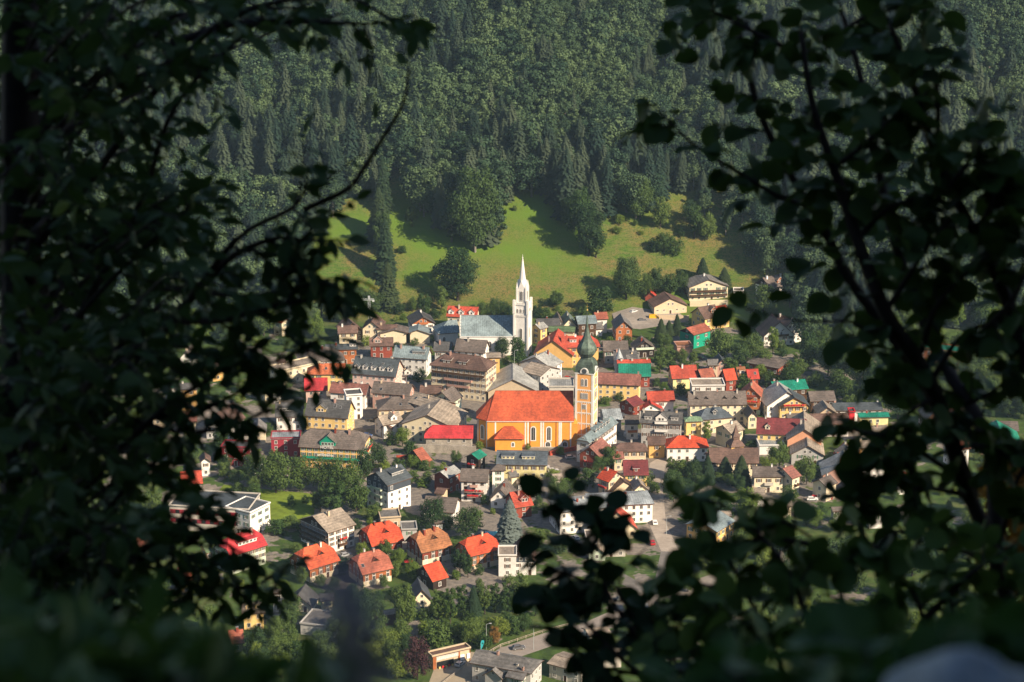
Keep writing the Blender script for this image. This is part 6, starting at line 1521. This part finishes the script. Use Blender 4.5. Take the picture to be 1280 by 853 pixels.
# shrub of broad leaves across the lower right
T = Plant(4, 'round', .066)
for a in [((1050,1500,5),(1020,1000,4.9),(960,820,4.8),(905,700,4.8),(870,640,4.8),(850,610,4.8)), ((1020,1000,4.9),(1000,800,4.7),(960,680,4.7),(910,620,4.7),(875,595,4.7)), ((1100,1300,4.9),(1080,900,4.8),(1040,750,4.8),(1000,650,4.8),(950,615,4.8)),
          ((1150,1200,4.8),(1150,850,4.8),(1130,740,4.8),(1100,680,4.8),(1060,640,4.8)), ((960,820,4.8),(900,790,4.8),(850,760,4.8),(820,740,4.8)), ((900,700,4.8),(870,700,4.7),(830,690,4.7)), ((1000,800,4.7),(940,760,4.7),(890,740,4.7)),
          ((1040,750,4.8),(1080,700,4.8),(1120,650,4.8)), ((1080,900,4.8),(1160,800,4.8),(1210,740,4.8),(1260,700,4.8)), ((1150,850,4.8),(1220,800,4.8),(1275,770,4.8)), ((960,820,4.8),(900,840,4.7),(840,820,4.7)), ((1020,1000,4.9),(900,880,4.8),(830,850,4.8)),
          ((1000,650,4.8),(960,640,4.8),(900,640,4.8)), ((1130,740,4.8),(1180,690,4.8),(1220,660,4.8))]:
    T.limb(pl(*[(x+25, y+35, d) for x, y, d in a]), .009, .003, 4, .09, 4, .3)
g6 = np.random.default_rng(9); nb = 0
while nb < 13:
    x = g6.uniform(820, 1290); y = g6.uniform(600, 880)
    top = float(np.interp(x, [820,870,960,1050,1130,1290], [790,760,730,720,730,730]))
    if y < top or (930 < x < 1080 and 690 < y < 760 and g6.uniform() < .5): continue
    dp = g6.uniform(3.8, 5.6); T.limb(pl((x+40, y+260, dp+.1), (x+25, y+110, dp), (x, y, dp)), .007, .003, 5, .12, 5, .4); nb += 1
T.build('shrub', "broad leaved shrub covering the lower right below the hazel", 'shrub', fbush)
# very near, blurred shoots along the bottom
T = Plant(5, 'narrow', .05)
g7 = np.random.default_rng(4); nb = 0
while nb < 120:
    x = g7.uniform(-40, 440); y = g7.uniform(750, 1000)
    if y < np.interp(x, [0,120,300,420,440], [785,810,845,890,900]): continue
    dp = g7.uniform(1.5, 2.9); T.limb(pl((x-20, y+420, dp+.1), (x-8, y+160, dp), (x, y, dp)), .004, .0015, 4, .05, 5, .6); nb += 1
T.build('bush', "blurred green bush right before the viewpoint, bottom left", 'bush', fbush)
T = Plant(6, 'round', .04)
nb = 0
while nb < 75:
    x = g7.uniform(840, 1320); y = g7.uniform(780, 980)
    if y < np.interp(x, [840,960,1100,1300], [880,850,840,815]): continue
    dp = g7.uniform(1.7, 3.2); T.limb(pl((x+20, y+420, dp+.1), (x+8, y+160, dp), (x, y, dp)), .004, .0015, 4, .05, 5, .6); nb += 1
T.build('bush', "blurred green bush right before the viewpoint, bottom right beside the boulder", 'bush', fbush)
# dry seed stalk, strongly blurred
b = MB(); P = pl((500,1300,.66),(485,960,.65),(462,853,.64),(440,800,.63),(430,765,.62),(422,735,.62)); b.tube(P, [.003,.003,.0045,.005,.004,.002], 8)
rq = random.Random(8)
for k in range(70):
    t = rq.uniform(1.7, 4.9); i = int(t); p = Vector(P[i]).lerp(Vector(P[min(i+1, 5)]), t-i); d = Vector((rq.gauss(0, 1), rq.gauss(0, 1), rq.gauss(.5, .6))).normalized()
    b.tube([p, p+d*.012], [.0018, .0006], 4)
tag(b.build('seed_stalk', M('dry_stalk', (.48,.42,.46), .95, .3, 30), smooth=True), "greyish dry flower stalk, blurred, standing close at the bottom", 'plant')
# autumn coloured bush at the right edge
T = Plant(7, 'narrow', .045)
for k in range(34):
    x = g7.uniform(1225, 1300); y = g7.uniform(570, 700)
    if x < 1275-abs(y-640)*.4: x = 1280
    T.limb(pl((x+60, y+300, 6.6), (x+25, y+80, 6.6), (x, y, 6.5+g7.uniform(-.3, .3))), .006, .002, 6, .12, 8, .5)
T.build('bush', "small bush with yellow and rust leaves at the right edge", 'bush', frust)
# boulder
import bmesh
bm = bmesh.new(); bmesh.ops.create_icosphere(bm, subdivisions=5, radius=1.0)
for v in bm.verts:
    n_ = v.co.normalized(); v.co = n_*(1+.16*noise.noise(n_*1.3)+.06*noise.noise(n_*3.1)+.02*noise.noise(n_*9)); v.co.z *= 1.0
me = D.meshes.new('boulder'); bm.to_mesh(me); bm.free(); me.materials.append(M('boulder_rock', (.24,.255,.27), .9, .3, 12)); me.polygons.foreach_set('use_smooth', [True]*len(me.polygons))
o = D.objects.new('boulder', me); COL.objects.link(o); c = at(1238, 826, 1.35); o.scale = (.068, .11, .11); o.location = (c.x, c.y+.03, c.z-.125); tag(o, "pale blue grey boulder, strongly blurred at the bottom right corner", 'boulder')
# trees behind and beside the viewpoint that shade it
for i, (x, y, h, w) in enumerate([(5, -7, 11, 13), (11, -3, 12, 12), (8, -12, 15, 14), (15, -9, 15, 14), (2.5, -11, 13, 13), (20, -2, 14, 12), (-5, -9, 12, 13)]):
    cm, tm = tree_meshes('b%d' % (i % 4), 'd'); g = empty('broadleaf_tree', (x, y, terrain(x, y)-.3), i*1.3); g.scale = (w, w, h)
    tag(g, "shade tree standing on the slope behind the viewpoint", 'tree', 'trees behind the viewpoint'); inst(cm, 'crown', g); inst(tm, 'trunk', g)
# ------------------------------------------------------------------ air
b = MB(); b.box((-730, -95, -6), (730, 1510, 420)); hz = b.build('haze', None); hz.data.materials.clear(); tag(hz, kind='stuff')
m = D.materials.new('haze'); m.use_nodes = True; nn = m.node_tree.nodes; nn.clear(); ou = nn.new('ShaderNodeOutputMaterial'); pv = nn.new('ShaderNodeVolumePrincipled')
pv.inputs['Color'].default_value = (.55, .80, 1, 1); pv.inputs['Density'].default_value = HAZE; pv.inputs['Anisotropy'].default_value = 0.0
m.node_tree.links.new(pv.outputs[0], ou.inputs['Volume']); hz.data.materials.append(m)
